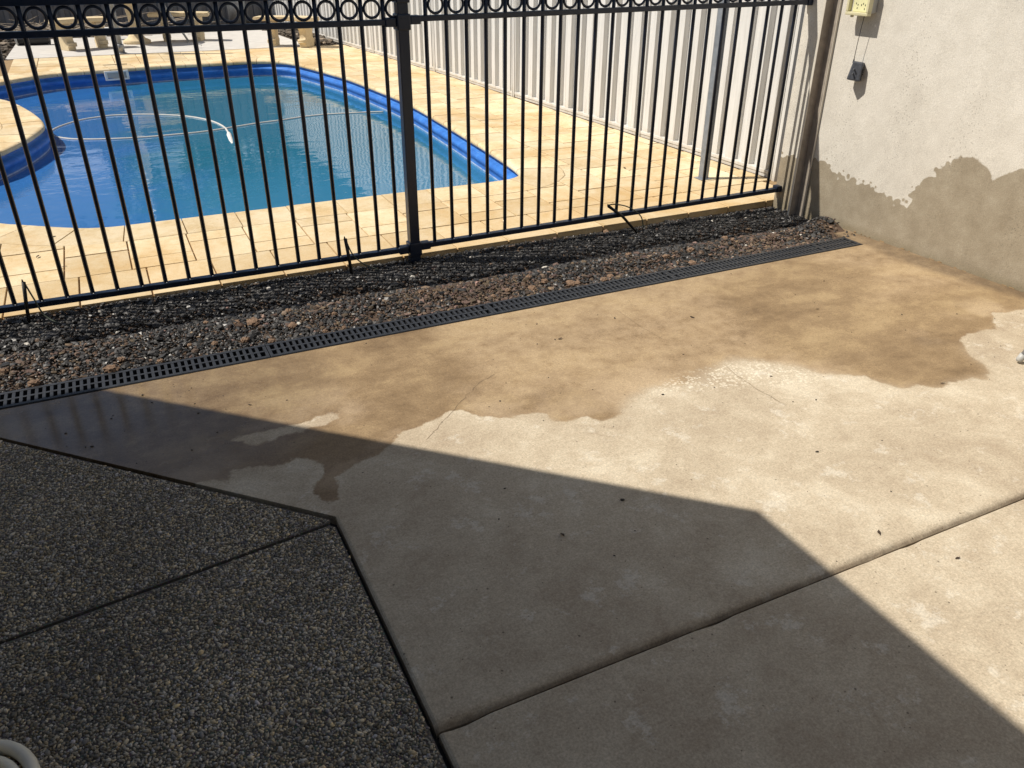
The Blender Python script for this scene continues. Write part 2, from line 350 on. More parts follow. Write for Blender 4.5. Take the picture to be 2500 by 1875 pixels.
def sdist(poly, P):
    """signed distance (positive inside) of points P (n,2) to a polygon"""
    poly = np.array(poly, float); P = np.asarray(P, float); d = np.full(len(P), 1e9); ins = np.zeros(len(P), bool)
    for i in range(len(poly)):
        a, b = poly[i], poly[(i + 1) % len(poly)]; e = b - a; w = P - a
        t = np.clip((w @ e) / max(e @ e, 1e-12), 0, 1); d = np.minimum(d, np.hypot(*(w - t[:, None] * e).T))
        c = ((a[1] > P[:, 1]) != (b[1] > P[:, 1])); x = (b[0] - a[0]) * (P[:, 1] - a[1]) / (b[1] - a[1] + 1e-15) + a[0]
        ins ^= c & (P[:, 0] < x)
    return np.where(ins, d, -d)
def fattr(me, name, vals):
    a = me.attributes.new(name, 'FLOAT', 'POINT'); a.data.foreach_set('value', np.asarray(vals, np.float32))
def smooth_noise(P, sc, seed=0):
    r = np.random.default_rng(seed); out = np.zeros(len(P))
    for k in range(7):
        an = r.uniform(0, 2 * PI); fq = sc * r.uniform(0.6, 2.2); out += np.sin((P[:, 0] * math.cos(an) + P[:, 1] * math.sin(an)) * fq + r.uniform(0, 6.28)) / 7
    return out

# ================================================================ GROUND
PAVZ, WATZ = 0.02, -0.175
gx0, gx1, gy0, gy1 = -1.75, 3.2, 4.6, 12.3
bm = bmesh.new()
for a, b, c, d in ((-400, gx0, -400, 400), (gx1, 400, -400, 400), (gx0, gx1, -400, gy0), (gx0, gx1, gy1, 400)):
    bm.faces.new([bm.verts.new((x, y, -0.075)) for x, y in ((a, c), (b, c), (b, d), (a, d))])
struct(link('ground', bm_mesh(bm, 'ground'), 'ground'))

# ================================================================ PATIO SLABS
AGX, AGY = 0.354, 1.87                      # corner of the exposed aggregate
WETPX = [(0, 985), (290, 960), (2118, 600), (2120, 575), (2075, 560), (2560, 735), (2560, 758), (2500, 755)]
def zm(ox, oy, k, L): return [(ox + k * x, oy + k * y) for x, y in L]
WETPX += zm(1875, 500, .2833, [(2100, 920), (2060, 930), (1930, 930), (1950, 970), (1920, 1020), (1965, 1065), (1880, 1075), (1720, 1110), (1650, 1160), (1700, 1260), (1780, 1340), (1870, 1370),
             (1930, 1440), (1890, 1500), (1740, 1505), (1640, 1515), (1520, 1530), (1560, 1560), (1480, 1580), (1320, 1560), (1180, 1585), (1080, 1570), (960, 1520), (870, 1500), (830, 1480)])
WETPX += zm(1400, 750, .2712, [(2212, 590), (2000, 530), (1830, 510), (1660, 480), (1470, 470), (1330, 510), (1200, 590), (1000, 715), (830, 715), (690, 740), (600, 790), (440, 900)])
WETPX += zm(800, 800, .3736, [(1920, 565), (1850, 605), (1780, 615), (1700, 577), (1640, 575), (1600, 600), (1540, 620), (1450, 605), (1430, 570), (1280, 575), (1200, 590), (1060, 582), (1000, 580), (930, 565),
             (860, 535), (790, 545), (750, 590), (640, 620), (560, 660), (480, 690), (450, 735)])
WETPX += zm(400, 820, .2712, [(2050, 960), (1960, 1050), (1820, 1120), (1640, 1210), (1540, 1280), (1530, 1330), (1600, 1440), (1560, 1490), (1430, 1490), (1340, 1420), (1380, 1330), (1440, 1280), (1460, 1190),
             (1360, 1120), (1210, 1095), (1150, 1075), (1080, 1160), (870, 1180), (640, 1215), (560, 1330), (390, 1290), (100, 1340)])
WETPX += [(380, 1195), (0, 1110)]
WET = [G(*p) for p in WETPX]
WET[0:5] = [(-0.9, 3.3), (4.3, 3.3), (4.3, 2.2)]; WET[-1] = (-0.9, 2.9)
JY = 1.075
DRY1 = [G(*p) for p in zm(400, 820, .2712, [(600, 945), (700, 895), (950, 865), (1250, 790), (1500, 695), (1535, 715), (1420, 800), (1050, 900), (850, 965)])]
LOBE = [G(*p) for p in zm(800, 800, .3736, [(790, 530), (950, 430), (1200, 445), (1450, 400), (1700, 410), (1850, 490), (1925, 560), (1850, 610), (1540, 625), (1430, 575), (1060, 585), (870, 560)])]
DEEP = [G(*p) for p in zm(1875, 500, .2833, [(-500, 700), (200, 450), (900, 560), (900, 860), (1300, 760), (2300, 640), (2300, 900), (1960, 1100), (1700, 1250), (1950, 1450), (1500, 1600), (900, 1530), (300, 1350), (-100, 1150)])]
SCUM = [G(*p) for p in zm(1400, 750, .2712, [(1000, 600), (1330, 500), (1700, 480), (2212, 590), (2212, 720), (1700, 700), (1200, 760), (690, 800), (680, 730)])]
DIRT = [G(*p) for p in ((2012, 550), (2075, 540), (2250, 600), (2520, 700), (2520, 735), (2300, 668), (2180, 628), (2110, 592), (2040, 600))]
def slab(name, xs, ys, cuts, zfun):
    bm = bmesh.new(); nx, ny = len(xs), len(ys)
    vv = [[bm.verts.new((x, y, 0)) for x in xs] for y in ys]
    for j in range(ny - 1):
        for i in range(nx - 1): bm.faces.new((vv[j][i], vv[j][i + 1], vv[j + 1][i + 1], vv[j + 1][i]))
    cuts(bm)
    bmesh.ops.remove_doubles(bm, verts=bm.verts, dist=1e-5)
    for v in bm.verts: v.co.z = zfun(v.co.x, v.co.y)
    be = [e for e in bm.edges if len(e.link_faces) == 1]
    r = bmesh.ops.extrude_edge_only(bm, edges=be)
    for v in [g for g in r['geom'] if isinstance(g, bmesh.types.BMVert)]: v.co.z = -0.055
    bmesh.ops.recalc_face_normals(bm, faces=bm.faces)
    me = bm_mesh(bm, name); n = len(me.vertices); co = np.zeros(n * 3); me.vertices.foreach_get('co', co); P = co.reshape(-1, 3)[:, :2]
    fattr(me, 'wet', np.minimum(sdist(WET, P), -sdist(DRY1, P) - 0.008)); fattr(me, 'scum', np.clip(sdist(SCUM, P) / 0.05 + 0.3, 0, 1)); fattr(me, 'dirt', np.maximum(np.clip(sdist(DIRT, P) / 0.06 + 0.6, 0, 1) * 0.75, np.clip(1.1 - np.abs(P[:, 1] - JY - 0.008) / 0.009, 0, 0.62)))
    fattr(me, 'deep', np.clip(np.maximum(np.maximum(sdist(LOBE, P) / 0.04 + 0.5, sdist(DEEP, P) / 0.16 + 0.55), (1.16 - P[:, 0]) / 0.15), 0, 1))
    fattr(me, 'film', np.clip(1.15 - np.hypot((P[:, 0] + 0.25) / 0.75, (P[:, 1] - 2.75) / 0.62), 0, 1) ** 0.5)
    return struct(link(name, me, 'patio'))
def dens(lo, hi, st, extra=()): return sorted(set([round(lo + i * st, 4) for i in range(int((hi - lo) / st) + 1)] + [round(e, 4) for e in extra] + [hi]))
def edge_drop(d, w=0.024, dep=0.014): return 0.0 if d > w else -dep * ((1 - max(d, 0) / w) ** 2)
def chip(x, d): return -0.010 * max(0, 1 - d / 0.012) * max(0, math.sin(x * 9.1) * math.sin(x * 23.7 + 1) * math.sin(x * 4.3) - 0.25) * 1.4
def cutsA(bm):
    geom = lambda: list(bm.verts) + list(bm.edges) + list(bm.faces)
    # keep the left part only above the diagonal edge of the aggregate
    left = [f for f in bm.faces if f.calc_center_median().x < AGX + 0.006]
    g = list({v for f in left for v in f.verts}) + list({e for f in left for e in f.edges}) + left
    n = Vector((1, 1, 0)).normalized(); p0 = Vector((AGX + 0.006, AGY + 0.002, 0))
    bmesh.ops.bisect_plane(bm, geom=g, plane_co=p0, plane_no=n, clear_inner=False)
    bmesh.ops.delete(bm, geom=[f for f in bm.faces if f.calc_center_median().x < AGX + 0.006 and (f.calc_center_median() - p0).dot(n) < 0], context='FACES')
    bmesh.ops.bisect_plane(bm, geom=geom(), plane_co=(W1[0] - 0.002, W1[1], 0), plane_no=Vector((-WN[0], -WN[1], 0)), clear_outer=True)
jx = AGX + 0.006
xsA = [v for v in dens(jx - 1.4, jx, 0.025)] + [v for v in dens(jx, 3.81, 0.025, (jx + .004, jx + .008, jx + .013))][1:]
slab('patio_slab', xsA, dens(JY + .007, 2.963, 0.025, (JY + .0095, JY + .012, JY + .016, JY + .021, JY + .027)), cutsA,
     lambda x, y: edge_drop(y - JY - .007) + chip(x, y - JY - .007) + (edge_drop(x - jx, 0.010, 0.006) if y < AGY and x >= jx else 0))
def cutsB(bm):
    bmesh.ops.bisect_plane(bm, geom=list(bm.verts) + list(bm.edges) + list(bm.faces), plane_co=(W1[0] - 0.002, W1[1], 0), plane_no=Vector((-WN[0], -WN[1], 0)), clear_outer=True)
slab('patio_slab', dens(jx + .002, 3.86, 0.03, (jx + .006, jx + .011)), dens(-2.2, JY - .004, 0.03, (JY - .006, JY - .0085, JY - .011)), cutsB,
     lambda x, y: edge_drop(JY - .004 - y, 0.006, 0.004) + chip(x + 7.3, JY - .004 - y) + edge_drop(x - jx - .002, 0.010, 0.006))
# corner piece of concrete beyond the end of the drain
bm = bmesh.new()
pts = [(3.605, 2.9645), (wallx(2.96) - .003, 2.9645), (wallx(3.24) - .003, 3.24), (3.62, 3.20)]
me = prism_mesh(pts, -0.05, -0.003); P = np.array([v.co[:2] for v in me.vertices])
fattr(me, 'wet', np.full(len(P), 0.3)); fattr(me, 'dirt', np.full(len(P), 0.7)); bm.free()
struct(link('patio_slab', me, 'patio'))
struct(link('joint_filler', box_mesh((jx - 0.02, -2.2, -0.06), (3.72, 2.8, -0.030)), 'joint_dark'))
# cracks
def strip(pts, w, z, name, mat, parent=None):
    v, f = [], []
    for i, p in enumerate(pts):
        a = np.array(pts[max(i - 1, 0)]); b = np.array(pts[min(i + 1, len(pts) - 1)]); d = b - a; d = d / np.linalg.norm(d); n = np.array([-d[1], d[0]]) * w * (0.4 + 0.9 * random.random()) / 2
        if i in (0, len(pts) - 1): n = n * 0.2
        v += [(p[0] + n[0], p[1] + n[1], z), (p[0] - n[0], p[1] - n[1], z)]
        if i: f.append((2 * i - 2, 2 * i - 1, 2 * i + 1, 2 * i))
    return link(name, mesh(name, v, f), mat, parent)
slabA = bpy.data.objects['patio_slab']
def crackpts(L, jit=0.006):
    out = []
    L = [np.array(G(*p)) for p in L]
    for a, b in zip(L[:-1], L[1:]):
        n = max(2, int(np.linalg.norm(b - a) / 0.02))
        for k in range(n): out.append(a + (b - a) * k / n + rng.normal(0, jit * 0.4, 2))
    out.append(L[-1]); return out
strip(crackpts([(1768, 890), (1800, 918), (1850, 950), (1895, 975), (1920, 992)]), 0.0026, 0.0012, 'crack', 'crack', slabA)
strip(crackpts([(1210, 912), (1170, 935), (1140, 965), (1115, 992), (1085, 1025), (1040, 1075)]), 0.0016, 0.0012, 'crack', 'crack', slabA)
strip(crackpts([(1505, 757), (1560, 795), (1620, 830)], 0.003), 0.0016, 0.0012, 'crack', 'crack', slabA)

# ================================================================ EXPOSED AGGREGATE
def ico():
    bm = bmesh.new(); bmesh.ops.create_icosphere(bm, subdivisions=1, radius=1.0)
    v = np.array([x.co[:] for x in bm.verts]); f = np.array([[x.index for x in fc.verts] for fc in bm.faces]); bm.free(); return v, f
IV, IF = ico()
def bulk(name, C, S, R, cols, mat, parent=None, smooth=True, rough=None, lumpy=0.18, var=10):
    """many small stones in one mesh: centres C, half sizes S (n,3), random rotations"""
    n = len(C); shapes = [IV * (1 + rng.normal(0, lumpy, (len(IV), 1))) for _ in range(var)]
    sh = np.array(shapes)[rng.integers(0, var, n)] * S[:, None, :]
    a, b = R[:, 0], R[:, 1]; ca, sa, cb, sb = np.cos(a), np.sin(a), np.cos(b), np.sin(b)
    x, y, z = sh[..., 0], sh[..., 1], sh[..., 2]
    y2 = y * cb[:, None] - z * sb[:, None]; z2 = y * sb[:, None] + z * cb[:, None]
    x3 = x * ca[:, None] - y2 * sa[:, None]; y3 = x * sa[:, None] + y2 * ca[:, None]
    V = np.stack([x3, y3, z2], -1) + C[:, None, :]
    nv, nf = len(IV), len(IF); F = (IF[None] + (np.arange(n) * nv)[:, None, None]).reshape(-1, 3)
    me = bpy.data.meshes.new(name); me.vertices.add(n * nv); me.vertices.foreach_set('co', V.reshape(-1).astype(np.float32))
    me.loops.add(n * nf * 3); me.loops.foreach_set('vertex_index', F.reshape(-1).astype(np.int32))
    me.polygons.add(n * nf); me.polygons.foreach_set('loop_start', (np.arange(n * nf) * 3).astype(np.int32))
    me.polygons.foreach_set('use_smooth', np.full(n * nf, smooth)); me.update(calc_edges=True)
    ca_ = me.color_attributes.new('col', 'FLOAT_COLOR', 'POINT'); cc = np.concatenate([cols, np.ones((n, 1))], 1)
    ca_.data.foreach_set('color', np.repeat(cc, nv, 0).reshape(-1).astype(np.float32))
    if rough is not None: fattr(me, 'rgh', np.repeat(rough, nv))
    return link(name, me, mat, parent)
AGJ = lambda x: AGY - 0.02 - 0.14 * (AGX - x) if x > -1.0 else AGY - 0.2
polyU = [(AGX - .012, AGY - .002), (AGX - .020, AGY - 0.014), (-0.45, 1.757), (-1.5, 1.70), (-1.5, AGY + 1.86 - .006), (-0.6, AGY + .948)]
polyL = [(AGX - .006, AGY - .04), (AGX - .006, -1.5), (-1.5, -1.5), (-1.5, 1.690), (-0.45, 1.747), (AGX - .020, AGY - .026)]
VIS = [(AGX + .02, 0.75), (AGX + .02, 1.9), (-0.75, 3.05), (-0.75, 1.1), (-0.3, 0.75)]
for poly, nm in ((polyU, 'exposed_aggregate_paving'), (polyL, 'exposed_aggregate_paving')):
    base = struct(link(nm, prism_mesh(poly, -0.06, -0.0035), 'aggbase'))
    p = 0.0062; X, Y = np.meshgrid(np.arange(-0.75, AGX + .02, p), np.arange(0.75, 3.05, p)); P = np.stack([X.ravel(), Y.ravel()], 1); P += rng.uniform(-0.45, 0.45, P.shape) * p
    d1 = sdist(poly, P); k = (d1 > 0.001 + rng.uniform(0, 0.003, len(P))) & (sdist(VIS, P) > 0); P = P[k]; d1 = d1[k]; n = len(P)
    r = rng.uniform(0.0023, 0.0047, n) * (1 + 0.45 * (rng.random(n) > 0.90))
    S = np.stack([r * rng.uniform(.9, 1.6, n), r * rng.uniform(.7, 1.0, n), r * rng.uniform(.5, .8, n)], 1)
    z = -0.0032 + rng.uniform(-0.0012, 0.0012, n) - 0.003 * np.clip(1 - d1 / 0.010, 0, 1) + 0.0012 * smooth_noise(P, 9, 3)
    tone = rng.lognormal(math.log(0.29), 0.46, n) * (1 + 0.35 * smooth_noise(P, 6, 5)); tone *= np.where(rng.random(n) > .965, 2.1, 1); tone = np.clip(tone, 0.02, .6)
    warm = rng.normal(0, 1, n)
    cols = np.stack([tone * (1.13 + .10 * np.clip(warm, -1, 2)), tone * (.98 + .02 * warm), tone * (.74 - .09 * np.clip(warm, -2, 2))], 1).clip(0.01, .8)
    stuff(bulk('pebble_layer', np.column_stack([P, z]), S, np.stack([rng.uniform(0, 6.28, n), rng.normal(0, .25, n)], 1), cols, 'pebble', base, True, None, 0.17, 16))

# ================================================================ GRAVEL BED
def gz(x, y):
    x = np.asarray(x, float); y = np.asarray(y, float); P = np.stack([x.ravel(), y.ravel()], 1)
    h = -0.006 - 0.008 * (x - 1.3) + 0.010 * smooth_noise(P, 7, 11).reshape(x.shape) + 0.006 * smooth_noise(P, 22, 12).reshape(x.shape)
    ridge = 0.022 * np.exp(-((y - 3.30) / 0.10) ** 2) - 0.026 * np.exp(-((y - 3.47 - 0.03 * np.sin(x * 3.1)) / 0.045) ** 2)
    edge = np.clip((y - 3.09) / 0.08, 0, 1); mound = 0.045 * np.exp(-(((x - 3.68) / 0.12) ** 2 + ((y - 3.32) / 0.16) ** 2))
    return np.where(y < 3.09, -0.02, (h + ridge) * edge + (1 - edge) * -0.006) + mound
xs = np.arange(-1.0, 3.715, 0.02); ys = np.arange(3.096, 3.81, 0.0205); X, Y = np.meshgrid(xs, ys); Z = gz(X, Y) - 0.007
nx = len(xs); V = np.stack([X.ravel(), Y.ravel(), Z.ravel()], 1); Fq = [(j * nx + i, j * nx + i + 1, (j + 1) * nx + i + 1, (j + 1) * nx + i) for j in range(len(ys) - 1) for i in range(nx - 1)]
bed = struct(link('gravel_bed', mesh('gravel_bed', V, Fq, True), 'soil'))
p = 0.0105; X, Y = np.meshgrid(np.arange(-0.95, 3.715, p), np.arange(3.10, 3.80, p)); P = np.stack([X.ravel(), Y.ravel()], 1); P += rng.uniform(-.5, .5, P.shape) * p
P = P[(P[:, 0] < 3.706) & (P[:, 1] < 3.797) & (P[:, 1] > 3.098)]
bare = smooth_noise(P, 5, 21) + 0.5 * smooth_noise(P, 14, 22); dirtz = np.exp(-(((P[:, 0] - 3.66) / .10) ** 2 + ((P[:, 1] - 3.19) / .14) ** 2))
P = P[rng.random(len(P)) < np.clip(0.97 - 0.55 * (bare > 0.50) - 0.9 * dirtz, 0.08, 1)]
n = len(P); r = rng.lognormal(math.log(0.0060), 0.42, n).clip(.0028, .019)
S = np.stack([r * rng.uniform(1.0, 1.55, n), r * rng.uniform(.7, 1.1, n), r * rng.uniform(.45, .8, n)], 1)
near = np.clip((3.47 - P[:, 1]) / 0.14, 0, 1)
brown = rng.random(n) < (0.03 + near * np.clip(0.34 + 0.75 * smooth_noise(P, 4, 31), 0.05, .85))
tone = rng.lognormal(math.log(0.028), 0.45, n); cols = np.stack([tone * 1.04, tone, tone * .98], 1)
bt = rng.lognormal(math.log(0.105), 0.4, n); cols[brown] = np.stack([bt, bt * rng.uniform(.62, .75, n), bt * rng.uniform(.42, .56, n)], 1)[brown]
wh = rng.random(n) > .9975; cols[wh] = (0.55, 0.52, 0.46)
rough = np.where(brown, 0.9, rng.uniform(0.34, 0.75, n))
stuff(bulk('gravel', np.column_stack([P, gz(P[:, 0], P[:, 1]) + rng.uniform(-.002, .004, n)]), S, np.stack([rng.uniform(0, 6.28, n), rng.normal(0, .55, n)], 1), cols.clip(.006, .8), 'gravel', bed, False, rough, 0.22, 14))
# reddish dirt clods lying on the gravel
def clod_mesh(sd):
    bm = bmesh.new(); bmesh.ops.create_icosphere(bm, subdivisions=3, radius=1.0); r = random.Random(sd); ph = [(Vector((r.gauss(0, 1), r.gauss(0, 1), r.gauss(0, 1))) * r.uniform(2, 9), r.uniform(0, 6.28)) for _ in range(12)]
    for v in bm.verts: v.co *= 1 + 0.085 * sum(math.sin(v.co.dot(d) + p) for d, p in ph) / 1.5; v.co.z *= 0.72
    return bm_mesh(bm, 'clod', False)
CM = [clod_mesh(s) for s in range(6)]
for me in CM: me.materials.append(M['clod'])
CLPX = [(85, 950, 26), (275, 920, 30), (300, 885, 18), (620, 800, 30), (600, 835, 22), (395, 895, 16), (715, 800, 22), (705, 770, 16), (580, 800, 16), (800, 820, 14), (818, 775, 14), (840, 800, 12), (665, 835, 18),
        (1240, 712, 16), (1300, 705, 20), (1330, 690, 20), (1395, 692, 22), (1410, 688, 16), (1290, 685, 14), (1535, 625, 14), (1475, 682, 18), (1490, 672, 16), (1625, 630, 18), (1685, 615, 18), (1690, 640, 16), (1715, 640, 14), (1650, 640, 14),
        (1735, 620, 9), (1030, 725, 16), (1075, 690, 12), (1205, 725, 12), (1480, 560, 13), (1770, 577, 16), (1790, 585, 12), (505, 800, 14), (525, 845, 16), (465, 850, 12), (15, 920, 16), (190, 905, 12)]
ORD = ['first', 'second', 'third', 'fourth', 'fifth', 'sixth', 'seventh', 'eighth', 'ninth', 'tenth'] + [str(q) + 'th' for q in range(11, 60)]
ORD[20:23] = ['21st', '22nd', '23rd']; ORD[30:33] = ['31st', '32nd', '33rd']
CLPX = sorted(CLPX)
for i, (px, py, s) in enumerate(CLPX):
    x, y = G(px, py, 0.0)
    if not (3.11 < y < 3.8): y = min(max(y, 3.115), 3.8)
    o = bpy.data.objects.new('dirt_clod', CM[i % 6]); COL.objects.link(o); sc = s * 0.00092 * (math.hypot(x, y) / 3.6)
    o.location = (x, y, float(gz(np.array([x]), np.array([y]))[0]) + sc * 0.35); o.scale = (sc * random.uniform(.9, 1.2), sc, sc * random.uniform(.8, 1.1)); o.rotation_euler = (random.uniform(-.3, .3), random.uniform(-.3, .3), random.uniform(0, 6))
    tag(o, ('large' if s >= 20 else 'middling' if s >= 15 else 'small') + ' reddish brown dirt clod, ' + ORD[i] + ' from the left on the gravel strip', 'dirt clod', 'dirt clods on the gravel strip')

# ================================================================ DRAIN
DY0, DY1 = 2.968, 3.092
barme = {}
def grate(x0, x1, label):
    root = empty('drain_grate', (x0, DY0, 0)); tag(root, label, 'drain grate', 'drain grates in a row along the gravel')
    L = x1 - x0 - 0.003; w = DY1 - DY0
    for y0, y1, z1, nm in ((0, 0.016, 0.004, 'rim'), (0.056, 0.068, 0.0032, 'spine'), (w - 0.016, w, 0.004, 'rim')):
        link(nm, box_mesh((0, y0, -0.016), (L, y1, z1), 0.0015), 'grate_plastic', root)
    link('end_bar', box_mesh((0, 0.0162, -0.016), (0.012, w - 0.0162, 0.0028), 0.001), 'grate_plastic', root)
    link('end_bar', box_mesh((L - 0.012, 0.0162, -0.016), (L, w - 0.0162, 0.0028), 0.001), 'grate_plastic', root)
    n = int(round((L - 0.024) / 0.0248)); st = (L - 0.024) / n
    for row, (a, b) in enumerate(((0.0155, 0.0565), (0.0675, w - 0.0155))):
        if row not in barme:
            barme[row] = box_mesh((-0.0057, a, -0.016), (0.0057, b, 0.0028), 0.0012, 'bar'); barme[row].materials.append(M['grate_plastic'])
        for i in range(1, n):
            o = bpy.data.objects.new('bar', barme[row]); COL.objects.link(o); o.parent = root; o.location = (0.012 + i * st, 0, 0)
    return root
gx = [-0.587, 0.398, 1.382, 2.366, 3.35, 3.598]
gl = ['long black slotted drain grate at the left frame edge, partly beside the shade', 'black slotted drain grate second from the left, beside the big reddish clods', 'black slotted drain grate in the middle of the row',
      'black slotted drain grate second from the wall end', 'short end piece of black slotted drain grate nearest the rendered wall']
for i in range(5): grate(gx[i], gx[i + 1], gl[i])
ch = empty('drain_channel', (0, 0, 0)); tag(ch, 'dark drain channel trough under the slotted grates', 'drain channel')
link('channel_floor', box_mesh((-0.9, DY0 - 0.003, -0.056), (3.6, DY1 + 0.003, -0.05)), 'drain_dark', ch)
link('channel_side', box_mesh((-0.9, DY0 - 0.0035, -0.05), (3.601, DY0 - 0.0008, 0.0015)), 'grate_plastic', ch)
link('channel_side', box_mesh((-0.9, DY1 + 0.0008, -0.05), (3.601, DY1 + 0.0035, 0.0015)), 'grate_plastic', ch)
link('channel_end', box_mesh((3.599, DY0, -0.05), (3.603, DY1, 0.0012)), 'grate_plastic', ch)

# ================================================================ RENDERED WALL
ys = np.arange(-2.6, 3.801, 0.02); zs = np.arange(-0.07, 2.401, 0.02); V, Fq = [], []
WETW = [WP(*q)[1:] for q in zm(1875, 0, .2833, [(300, 1340), (420, 1380), (510, 1395), (560, 1450), (640, 1500), (720, 1510), (780, 1570), (850, 1580)]) +
        zm(1750, 400, .2833, [(1310, 190), (1400, 250), (1480, 270), (1540, 310), (1640, 325), (1690, 230), (1750, 170)]) +
        zm(1875, 0, .2833, [(1380, 1520), (1480, 1440), (1590, 1380), (1660, 1350), (1750, 1350), (1840, 1380), (1900, 1460), (1930, 1550), (2000, 1520), (2100, 1480), (2206, 1450)])]
yl = WETW[-1]; WETW = [(3.9, 0.3)] + WETW + [(yl[0] - 0.4, yl[1] - 0.05), (yl[0] - 1.0, 0.30), (-3, 0.2), (-3, -0.3), (3.9, -0.3)]
for z in zs:
    for y in ys: V.append((wallx(y), y, z))
ny = len(ys)
for j in range(len(zs) - 1):
    for i in range(ny - 1): Fq.append((j * ny + i, (j + 1) * ny + i, (j + 1) * ny + i + 1, j * ny + i + 1))
b0 = len(V)
for y, z in ((ys[0], zs[0]), (ys[-1], zs[0]), (ys[-1], zs[-1]), (ys[0], zs[-1])): V.append((wallx(y), y, z)); V.append((wallx(y) + 0.22, y, z))
for i in range(4):
    a, b, c, d = b0 + 2 * i, b0 + 2 * i + 1, b0 + 2 * ((i + 1) % 4) + 1, b0 + 2 * ((i + 1) % 4); Fq.append((a, b, c, d))
Fq.append((b0 + 1, b0 + 7, b0 + 5, b0 + 3))
me = mesh('wall', V, Fq); P = np.array(V)[:, 1:]
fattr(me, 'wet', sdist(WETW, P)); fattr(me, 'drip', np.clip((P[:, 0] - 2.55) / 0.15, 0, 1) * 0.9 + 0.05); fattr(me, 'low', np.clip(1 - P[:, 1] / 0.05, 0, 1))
wl = link('rendered_wall', me, 'wall'); tag(wl, 'tall pale rendered wall with a damp brown lower part', 'wall')

bm = bmesh.new()
for q in range(46):
    y = rng.uniform(2.0, 3.18); w = rng.uniform(.004, .03); d = rng.uniform(.001, .004); x = wallx(y) - 0.0015
    if rng.random() < 0.55: continue
    bx(bm, (x - d, y - w / 2, 0.0), (x, y + w / 2, rng.uniform(.002, .006)), 0.0008)
ck = link('sealant_line', bm_mesh(bm, 'sealant'), 'grout', wl); ck['kind'] = 'stuff'
# ================================================================ POOL
POOL = [(-0.021, 4.976), (0.35, 4.975), (1.0, 4.972), (1.6, 4.97), (2.13, 4.962), (2.33, 4.964), (2.43, 4.985), (2.515, 5.042), (2.56, 5.12), (2.615, 5.46), (2.695, 6.44), (2.755, 7.38), (2.782, 7.95), (2.78, 8.5),
        (2.745, 9.2), (2.685, 10.0), (2.58, 10.65), (2.47, 11.2), (2.36, 11.6), (2.17, 11.83), (1.9, 11.91), (1.6, 11.91), (1.3, 11.90), (0.87, 11.89), (0.5, 11.85), (0.15, 11.79), (-0.39, 11.68), (-0.66, 11.52), (-0.98, 11.16),
        (-1.16, 10.8), (-1.15, 10.4), (-0.97, 10.06), (-0.80, 9.72), (-0.68, 9.35), (-0.575, 8.92), (-0.505, 8.54), (-0.486, 8.28), (-0.51, 8.08), (-0.585, 7.78), (-0.68, 7.51), (-0.80, 7.25), (-1.0, 6.98), (-1.12, 6.65),
        (-1.10, 6.2), (-0.95, 5.8), (-0.68, 5.35), (-0.547, 5.235), (-0.41, 5.13), (-0.28, 5.045), (-0.16, 4.995)]
def resample(poly, st):
    P = np.array(poly); N = len(P); out = []
    # closed Catmull-Rom
    for i in range(N):
        p0, p1, p2, p3 = P[i - 1], P[i], P[(i + 1) % N], P[(i + 2) % N]
        for k in range(8):
            t = k / 8; out.append(0.5 * ((2 * p1) + (p2 - p0) * t + (2 * p0 - 5 * p1 + 4 * p2 - p3) * t * t + (3 * p1 - p0 - 3 * p2 + p3) * t ** 3))
    Q = np.array(out); D = np.r_[0, np.cumsum(np.hypot(*(np.roll(Q, -1, 0) - Q).T))]; L = D[-1]; n = int(round(L / st)); s = np.arange(n) * L / n
    Qc = np.vstack([Q, Q[:1]]); return np.column_stack([np.interp(s, D, Qc[:, 0]), np.interp(s, D, Qc[:, 1])])
PP = resample(POOL, 0.302 / 5)
nP = len(PP) - len(PP) % 5; PP = resample(POOL, 0.302 / 5)[:]
def normals(P):
    d = np.roll(P, -1, 0) - np.roll(P, 1, 0); d /= np.hypot(*d.T)[:, None]; return np.column_stack([d[:, 1], -d[:, 0]])      # outward for a CCW loop
NN = normals(PP)
for _ in range(3): NN = (np.roll(NN, 1, 0) + NN + np.roll(NN, -1, 0)) / 3; NN /= np.hypot(*NN.T)[:, None]
def off(d): return PP + NN * d
pave = None
def ring_mesh(inner, outer_rect, z, name):
    bm = bmesh.new(); vi = [bm.verts.new((p[0], p[1], z)) for p in inner]; vo = [bm.verts.new((p[0], p[1], z)) for p in outer_rect]
    es = [bm.edges.new((vi[i], vi[(i + 1) % len(vi)])) for i in range(len(vi))] + [bm.edges.new((vo[i], vo[(i + 1) % len(vo)])) for i in range(len(vo))]
    bmesh.ops.triangle_fill(bm, use_beauty=True, use_dissolve=False, edges=es)
    inn = sdist(inner, np.array([f.calc_center_median()[:2] for f in bm.faces])); fl = list(bm.faces)
    bmesh.ops.delete(bm, geom=[f for f, s in zip(fl, inn) if s > 0.001], context='FACES'); bmesh.ops.recalc_face_normals(bm, faces=bm.faces)
    return bm_mesh(bm, name)
CBL = [(4.20, 4.083), (5.77, 4.030), (7.95, 3.928), (10.0, 3.843), (12.1, 3.715), (14.2, 3.575), (16.3, 3.43), (17.62, 3.345)]     # (y, x) line of the side fence posts
def cbx(y): return float(np.interp(y, [a for a, b in CBL], [b for a, b in CBL])) + (0.033 * (4.2 - y) if y < 4.2 else 0)
rect = [(-3.2, 3.803), (4.09, 3.803), (4.09, 4.2)] + [(b, a) for a, b in CBL[1:5]] + [(3.67, 13.3), (-3.2, 13.3)]
pave = struct(link('pool_paving', ring_mesh(off(0.03), rect, PAVZ - 0.010, 'pool_paving'), 'grout'))
# front face of the paving edge above the gravel
struct(link('paving_footing', box_mesh((-3.2, 3.806, -0.07), (3.74, 3.86, PAVZ - 0.011)), 'grout'))
